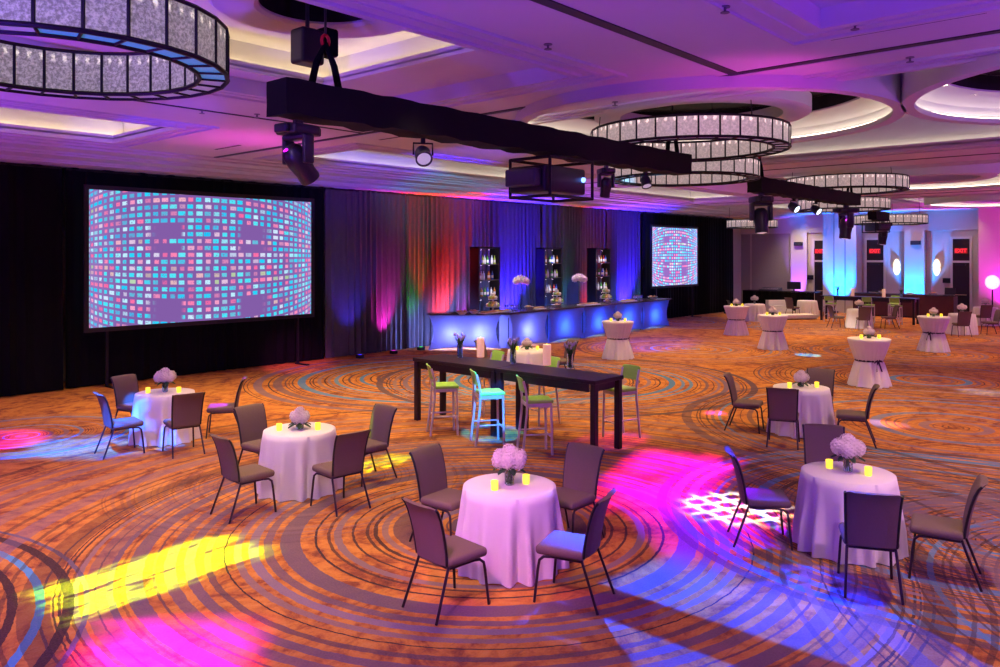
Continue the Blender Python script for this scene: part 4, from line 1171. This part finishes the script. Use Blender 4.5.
MB().rbox(-.4, .4, -1.1, 1.1, .05, .22, .02, 2).build('platform_top', M_cloth, t); MB().box(-.36, .36, -1.05, 1.05, 0, .06).build('platform_base', M_matte, t)
t = thing('globe_lamp', 'white glowing globe lamp before the pink pillar', 'lamp', (40.55, 7.15, 0))
MB().ball((0,0,1.75), .28, 18, 12, (1,1,1.1)).build('globe_shade', mat('globe_glass', (.9,.7,.85), .4, emit=(1,.8,1), estr=1.2), t, smooth=60); MB().tube([(0,0,.0),(0,0,1.46)], .03, 8).lathe([(.2,.0),(.2,.03),(.03,.06)], 16).build('lamp_post', M_matte, t)

# ------------------------------------------------------------------ LED uplights
def uplight(x, y, label, col, power, target, angle=50, blend=.8, z=.14, name=None):
    t = thing('led_uplight', label, 'uplight', (x, y, 0), 0, 'LED uplights on the floor')
    MB().rbox(-.09, .09, -.09, .09, 0, .10, .015, 2).build('fixture_body', M_gear, t); MB().lathe([(.065,.102),(.001,.106)], 14).build('lens', emis('led_lens', col, 2), t)
    light('SPOT', 'uplight_beam', (x, y, z), col, power, target=target, angle=angle, blend=blend, size=.06)
UP = [
 ((14.3,18.15),(.06,.03,1),500,(14.4,18.8,3.4),60,'violet blue LED uplight at the drape by the large screen'),
 ((15.6,18.2),(.85,.02,.55),1300,(15.6,18.8,1.6),52,'magenta LED uplight at the violet drape'),
 ((16.75,18.25),(.03,.75,.03),420,(16.9,18.8,1.9),34,'green LED uplight at the drape before the red one'),
 ((17.95,18.2),(1,.02,.005),4600,(18.0,18.8,2.6),62,'red LED uplight at the red drape'),
 ((18.72,18.45),(.9,.02,.9),520,(19.4,18.8,1.9),36,'magenta LED uplight beside the first bottle tower'),
 ((21.3,18.2),(.03,.01,1),8800,(21.4,18.8,2.9),80,'blue LED uplight between the first bottle towers'),
 ((24.5,18.25),(.05,.7,.03),280,(24.6,18.8,2.2),42,'green LED uplight behind the middle bottle tower'),
 ((26.3,18.47),(1,.04,.01),1000,(26.3,18.8,3.0),60,'red LED uplight behind the last bottle tower'),
 ((28.9,18.2),(.03,.01,1),8800,(29.0,18.8,2.9),70,'blue LED uplight next to the small screen'),
 ((30.2,18.2),(.05,.8,.1),120,(30.0,18.8,1.2),36,'green LED uplight at the end of the blue drape'),
 ((37.5,18.2),(1,.45,.15),40,(37.5,18.8,1.6),36,'amber LED uplight at the black drape end'),
]
for (p, c, pw, tg, an, l) in UP: uplight(*p, l, c, pw, tg, an)
yc = yw(846)
uplight(XF-1.45, yc, 'cyan LED uplight at the foot of the blue pillar', (.0,.15,1), 5600, (XF-.9, yc, 3.0), 70)
uplight(XF-.62, yw(800.5), 'violet white LED uplight at the purple pilaster', (.28,.05,1), 1600, (XF-.15, yw(800.5), 2.6), 44)
uplight(XF-.8, yw(916), 'cyan LED uplight at the pilaster between the sconces', (.0,.22,1), 3400, (XF-.3, yw(916), 2.8), 70)
yp = yw(1000)
uplight(XF-1.75, 5.9, 'magenta LED uplight at the pink pillar', (1,.0,.9), 2600, (XF-1.4, 6.1, 2.6), 125)

# ------------------------------------------------------------------ downlights over the floor
G = [(4.3,9.3,1.3,90),(2.4,9.8,.7,80),(6.6,10.6,.7,80),(4.7,7.0,.9,66),(7.6,1.5,1.1,58),(8.3,9.6,1.1,90),(10.6,8.7,1.0,80),(12.3,7.0,1.0,70),(11.2,10.6,1.0,100),(3.0,4.2,.35,90),(5.4,5.4,.5,80),(7.4,13.9,.8,90),(8.6,15.2,.7,90),(5.8,16.2,.9,90),
     (10.2,13.4,1.0,100),(12.4,14.2,.9,90),(14.3,3.4,1.2,100),(11.2,1.4,1.0,80),(13.6,10.8,1.2,100),(16.4,12.9,1.0,100),(16.6,8.0,1.2,100),(18.6,4.6,1.3,100),(19.9,11.0,1.2,100),(22.2,12.8,1.0,100),(24,9.6,1.3,100),(26,5.5,1.3,100),(27.5,12.6,1.2,100),(29.6,8.9,1.4,100),(32,12,1.4,100),
     (33,5,1.3,100),(35.6,8.7,1.3,100),(35.6,14.4,1.2,100),(39,11,1.2,100),(39,15.6,1.1,100)]
for i, (x, y, k, an) in enumerate(G):
    light('SPOT', 'downlight_beam', (x, y, ZC-.05), (1,.67,.29), 600*k, target=(x, y, 0), angle=an, blend=1.0, size=.12)
    if x > 29: downlight(x, y, ZC, 'small recessed downlight far down the room', .055)
for x in (19.4, 21.6, 23.4, 25.2, 27.4): light('SPOT', 'bar_top_fill', (x, 17.0, ZC-.12), (1,.86,.74), 420, target=(x, 17.2, 1.1), angle=52, blend=.9, size=.1)  # added spots that brighten the bar top and its flowers
for y in (8.4, 11.0, 13.6, 16.2, 18.6):
    light('SPOT', 'far_wall_fill', (XF-1.9, y, ZC-.06), (1,.76,.52), 330 if y > 15 else 70, target=(XF-.2, y, 1.9), angle=95, blend=1.0, size=.1)  # added spots without fixtures, brightening the far wall
for (px, py, z, l) in ((441,38,5.7,'bright recessed downlight in the coffer over the truss'),(370,58,5.7,'recessed downlight in the same coffer nearer the hoist'),(881,105,5.34,'bright recessed downlight in the lit ring, upper one'),(855,119,5.34,'bright recessed downlight in the lit ring, lower one'),(943,84,5.34,'bright recessed downlight in the big edge ring, upper'),(972,94,5.34,'bright recessed downlight in the big edge ring, lower')):
    x, y = at(px, py, z); downlight(x, y, z-.01, l, .06)

# ------------------------------------------------------------------ colour beams
# violet spots added out of view behind and beside the eye to tint the ceiling
for (x, y, c, p) in ((-4,2,(.13,.04,1),6820),(2,-6,(.20,.04,1),5580),(10,-8,(.32,.05,1),4650),(20,-8,(.50,.05,1),9500),(30,-6,(.65,.06,.9),8000),(37,-2,(.6,.10,.9),2500),(-4,11,(.28,.04,1),9000)):
    light('SPOT', 'added_ceiling_wash', (x, y, .4), c, p, target=(x+.5, y+.5, 5.1), angle=145, blend=.8, size=.3)
for (x, p) in ((21.3, 1500), (27.2, 1500)):
    light('SPOT', 'added_ceiling_wash', (x, 17.95, 1.0), (.45,.05,1), p, target=(x, 15.0, 5.1), angle=100, blend=.9, size=.2)  # added spots behind the bar, tinting the ceiling above it violet
light('SPOT', 'added_ceiling_wash', (8.6, 3.2, 3.7), (1,.05,.75), 70, target=(9.4, 4.6, 5.1), angle=120, blend=1, size=.1)  # this and the next: added spots, no fixture, for magenta ceiling glows
light('SPOT', 'added_ceiling_wash', (8.0, 13.2, 3.6), (1,.05,.75), 90, target=(7.8, 13.4, 5.1), angle=140, blend=1, size=.1)
light('SPOT', 'cyan_beam', (12.5, TY, 4.1), (.0,.55,1), 2600, target=(16.2, 15.6, 5.3), angle=24, blend=.8)
light('SPOT', 'blue_beam', (11.0, TY, 4.1), (.06,.02,1), 3200, target=(13.0, 15.2, 5.5), angle=26, blend=.8)
light('SPOT', 'blue_beam', (4.4, 6.3, 4.0), (.06,.02,1), 1500, target=(6.6, 14.6, 5.15), angle=17, blend=.6)

def beam(name, src, dst, col, power, angle, fn=None, blend=.15, size=.02, roll=0):
    o = light('SPOT', name, src, col, power, target=dst, angle=angle, blend=blend, size=size, roll=roll)
    if fn: gobo(o, fn)
    return o
def g_streak(su, sv, lo, hi, seed=0.0, gain=1.0, detail=2):
    def fn(N, u, v):
        c = N.new('ShaderNodeCombineXYZ'); N.link(N.m('MULTIPLY', u, su), c.inputs[0]); N.link(N.m('MULTIPLY', v, sv), c.inputs[1]); c.inputs[2].default_value = seed
        n = N.noise(c.outputs[0], 1.0, detail, .6)
        return N.m('MULTIPLY', N.smooth(n, lo, hi), gain), None
    return fn
def fl(px, py): return (*at(px, py, 0), 0)
def slide(name, src, dst, col, power, angle, fn, blend=.3):
    """a beam whose gobo slide is drawn keystone corrected: fn gets the floor point each ray lands on"""
    o = light('SPOT', name, src, col, power, target=dst, angle=angle, blend=blend, size=.02)
    Rm = o.rotation_euler.to_matrix(); ex, ey, ez = Rm.col[0], Rm.col[1], Rm.col[2]
    def g(N, u, v):
        def lin(i): return N.m('ADD', N.m('ADD', N.m('MULTIPLY', u, ex[i]), N.m('MULTIPLY', v, ey[i])), ez[i])
        t = N.m('DIVIDE', -src[2], lin(2))
        fx = N.m('ADD', N.m('MULTIPLY', lin(0), t), src[0]); fy = N.m('ADD', N.m('MULTIPLY', lin(1), t), src[1])
        return fn(N, fx, fy), None
    return gobo(o, g)
def patch(cx, cy, rot, lx, ly, sx, sy, lo, hi, seed, soft=.25, gain=1.0, rag=.35):
    """ragged patch, lx by ly, with streaks along its own x"""
    def fn(N, fx, fy):
        dx = N.m('SUBTRACT', fx, cx); dy = N.m('SUBTRACT', fy, cy); c, d = cos(rot), sin(rot)
        a = N.m('ADD', N.m('MULTIPLY', dx, c), N.m('MULTIPLY', dy, d)); b = N.m('SUBTRACT', N.m('MULTIPLY', dy, c), N.m('MULTIPLY', dx, d))
        cv = N.new('ShaderNodeCombineXYZ'); N.link(N.m('MULTIPLY', a, sx), cv.inputs[0]); N.link(N.m('MULTIPLY', b, sy), cv.inputs[1]); cv.inputs[2].default_value = seed
        n = N.noise(cv.outputs[0], 1.0, 3, .6)
        w = N.m('MULTIPLY', N.m('SUBTRACT', n, .5), rag*2)
        ea = N.smooth(N.m('ADD', N.m('DIVIDE', N.m('ABSOLUTE', a), lx/2), w), 1.0, 1.0-soft); eb = N.smooth(N.m('ADD', N.m('DIVIDE', N.m('ABSOLUTE', b), ly/2), w), 1.0, 1.0-soft)
        return N.m('MULTIPLY', N.m('MULTIPLY', N.m('MULTIPLY', ea, eb), N.smooth(n, lo, hi)), gain)
    return fn
YEL, MAG, VIO, BLE = (.50,1,.0), (.95,.0,1), (.16,.0,1), (.0,.06,1)
slide('yellow_beam', (2.2, 8.6, 4.6), (3.42,7.32,0), YEL, 15000, 40, patch(3.42,7.32,.06,2.1,1.05,1.3,8.5,.38,.50,1.0,.3,rag=.8))
slide('yellow_beam', (5.0, 8.6, 4.6), (7.3,8.7,0), YEL, 9000, 30, patch(7.3,8.75,.3,1.3,.7,1.5,7,.42,.58,3.0,.4,rag=.6))
slide('magenta_beam', (4.0, TY, 4.0), (2.75,5.75,0), MAG, 13000, 50, patch(2.7,5.7,-.7,1.7,1.6,.8,2.5,.15,.4,2.0,.7))
# blue pool with a dark bar across it, front
def pool(N, fx, fy):
    e = N.m('MULTIPLY', N.smooth(fx, 4.75, 4.95), N.smooth(fx, 7.3, 6.5))
    bar = N.m('MULTIPLY', N.smooth(fx, 5.36, 5.40), N.smooth(fx, 5.94, 5.90))
    top = N.smooth(N.m('ADD', fy, N.m('MULTIPLY', N.m('SUBTRACT', fx, 5.0), .10)), 4.25, 4.1)
    return N.m('MULTIPLY', N.m('MULTIPLY', e, top), N.m('SUBTRACT', 1.0, bar))
slide('blue_beam', (8.5, 6.0, 3.9), (6.0,3.2,0), BLE, 15000, 44, pool, blend=.25)
# magenta and violet sweep in the middle
slide('magenta_beam', (12.2, TY, 4.05), (9.3,5.3,0), MAG, 11500, 50, patch(9.2,5.35,.25,3.6,1.7,.7,3.2,.25,.5,5.0,.5))
slide('violet_beam', (11.0, TY, 4.05), (8.1,4.1,0), VIO, 15000, 50, patch(8.0,4.3,.75,3.2,1.5,.7,3.0,.2,.5,7.0,.5))
slide('magenta_beam', (11.0, TY, 4.05), (8.6,3.9,0), MAG, 5000, 40, patch(8.6,3.9,.6,1.6,1.1,1.5,4.0,.3,.5,8.0,.5))
def lattice(N, fx, fy):
    dx = N.m('SUBTRACT', fx, 8.75); dy = N.m('SUBTRACT', fy, 4.1)
    w = N.noise(None, 1, 1) if False else 0
    l1 = N.smooth(N.m('ABSOLUTE', N.m('SINE', N.m('ADD', N.m('MULTIPLY', fx, 11), N.m('MULTIPLY', fy, -5)))), .86, .97)
    l2 = N.smooth(N.m('ABSOLUTE', N.m('SINE', N.m('ADD', N.m('MULTIPLY', fx, 6), N.m('MULTIPLY', fy, 12)))), .88, .97)
    r = N.m('SQRT', N.m('ADD', N.m('MULTIPLY', dx, dx), N.m('MULTIPLY', dy, dy)))
    return N.m('MULTIPLY', N.m('MAXIMUM', l1, l2), N.smooth(r, .75, .35))
slide('white_beam', (11.6, TY, 4.05), (8.75,4.1,0), (.85,1,1), 26000, 24, lattice)
# blue streaks before the front table
slide('blue_beam', (9.4, TY, 4.05), (6.9,2.5,0), (.02,.03,1), 16000, 40, patch(6.8,2.7,-.5,1.8,1.6,.8,6,.4,.55,4.0,.5))
# left floor pool
slide('blue_beam', (3.0, 10.2, 4.6), (4.8,13.0,0), (.0,.10,1), 27000, 40, patch(4.85,12.95,-.75,2.3,1.9,.8,2.6,.3,.5,6.0,.5,rag=.7))
beam('magenta_beam', (3.0, 10.2, 4.6), fl(8,440), (.55,.0,1), 9000, 12, None, blend=.6)
for (d_, r_, p_) in ((13.2,-6.0,16000),(11.85,-5.5,9000),(11.95,-5.0,9000)): beam('blue_beam', (4.6, 10.4, 4.6), (*W(d_, r_), .6), (.0,.12,1), p_, 5.5, None, blend=.4)
beam('purple_beam', (8.4, 10.4, 4.6), (*W(13.05,-4.6), .6), (.4,.01,1), 9000, 5.5, None, blend=.4)
beam('pink_beam', (8, 12, 4.6), fl(300,365), (1,.15,.7), 3600, 16, None, blend=.9)
beam('cyan_beam', (6.9, TY, 4.0), (9.3, 8.45, .6), (.0,.26,1), 9000, 11, None, blend=.2)
beam('magenta_beam', (15.8, T2Y, 3.9), (10.9, 7.1, .2), (1,.02,1), 3600, 10, None, blend=.5)
beam('magenta_beam', (15.8, T2Y, 3.9), fl(715,413), (1,.05,1), 6000, 5.5, g_streak(30, 10, .35, .55, 8.0))
beam('pink_beam', (17, T2Y, 3.9), fl(888,424), (1,.45,.8), 3600, 8, None, blend=.9)
beam('cyan_beam', (21.4, T2Y, 3.9), fl(808,355), (.0,.22,1), 16000, 8.5, None, blend=.15)
beam('white_beam', (21.4, T2Y, 3.9), fl(800,341), (.9,.8,1), 2800, 6, None, blend=.9)
beam('blue_beam', (19, T2Y, 3.9), fl(985,392), (.3,.5,1), 4400, 12, None, blend=.9)
beam('magenta_beam', (21, T2Y, 3.9), fl(1000,357), (1,.05,.9), 3600, 8, None, blend=.9)
beam('blue_beam', (16, 12, 4.6), fl(640,345), (.06,.04,1), 16000, 26, None, blend=.8)
beam('white_beam', (24, 10, 4.7), fl(835,330), (1,.85,.75), 3200, 14, None, blend=.9)

# pink and lavender fill spots added out of view to light tables and chairs
light('SPOT', 'pink_front_fill', (1.6, 3.2, 4.5), (1,.30,.80), 1100, target=(5.6, 4.9, .35), angle=24, blend=.6, size=.1)
light('SPOT', 'pink_front_fill', (5.6, -3.0, 4.6), (1,.45,.9), 700, target=(8.3, 2.7, .4), angle=20, blend=.7, size=.1)
light('SPOT', 'lavender_front_fill', (-1.5, 1.5, 4.7), (1,.62,.80), 700, target=(6, 9, .3), angle=50, blend=.8, size=.1)
light('SPOT', 'lavender_front_fill', (3.0, -3.0, 4.7), (1,.55,.85), 1000, target=(16, 5, .4), angle=46, blend=.8, size=.1)

# world: dim violet of the rest of the ballroom
w = bpy.data.worlds.new('ballroom_dim'); sc.world = w; w.use_nodes = True
bgn = w.node_tree.nodes.get('Background') or w.node_tree.nodes.new('ShaderNodeBackground')
bgn.inputs[0].default_value = (.42,.20,.60,1); bgn.inputs[1].default_value = .09

# ------------------------------------------------------------------ camera
cam = bpy.data.cameras.new('camera'); co = bpy.data.objects.new('camera', cam); COL.objects.link(co)
cam.sensor_width = 36; cam.lens = FPX/1000*36; cam.shift_y = -(333.5-255)/1000; cam.clip_end = 200; cam.clip_start = .05
co.location = (0, 0, EYE); co.rotation_euler = (PI/2, 0, math.atan2(FY, FX)-PI/2)
sc.camera = co
sc.view_settings.view_transform = 'Standard'; sc.view_settings.look = 'None'; sc.view_settings.gamma = 1; sc.view_settings.exposure = 0
sc.view_settings.use_curve_mapping = False
cy = sc.cycles
cy.use_denoising = True; cy.max_bounces = 6; cy.diffuse_bounces = 3; cy.glossy_bounces = 3; cy.transmission_bounces = 6
cy.sample_clamp_indirect = 4; cy.sample_clamp_direct = 0
try: cy.use_light_tree = True
except Exception: pass
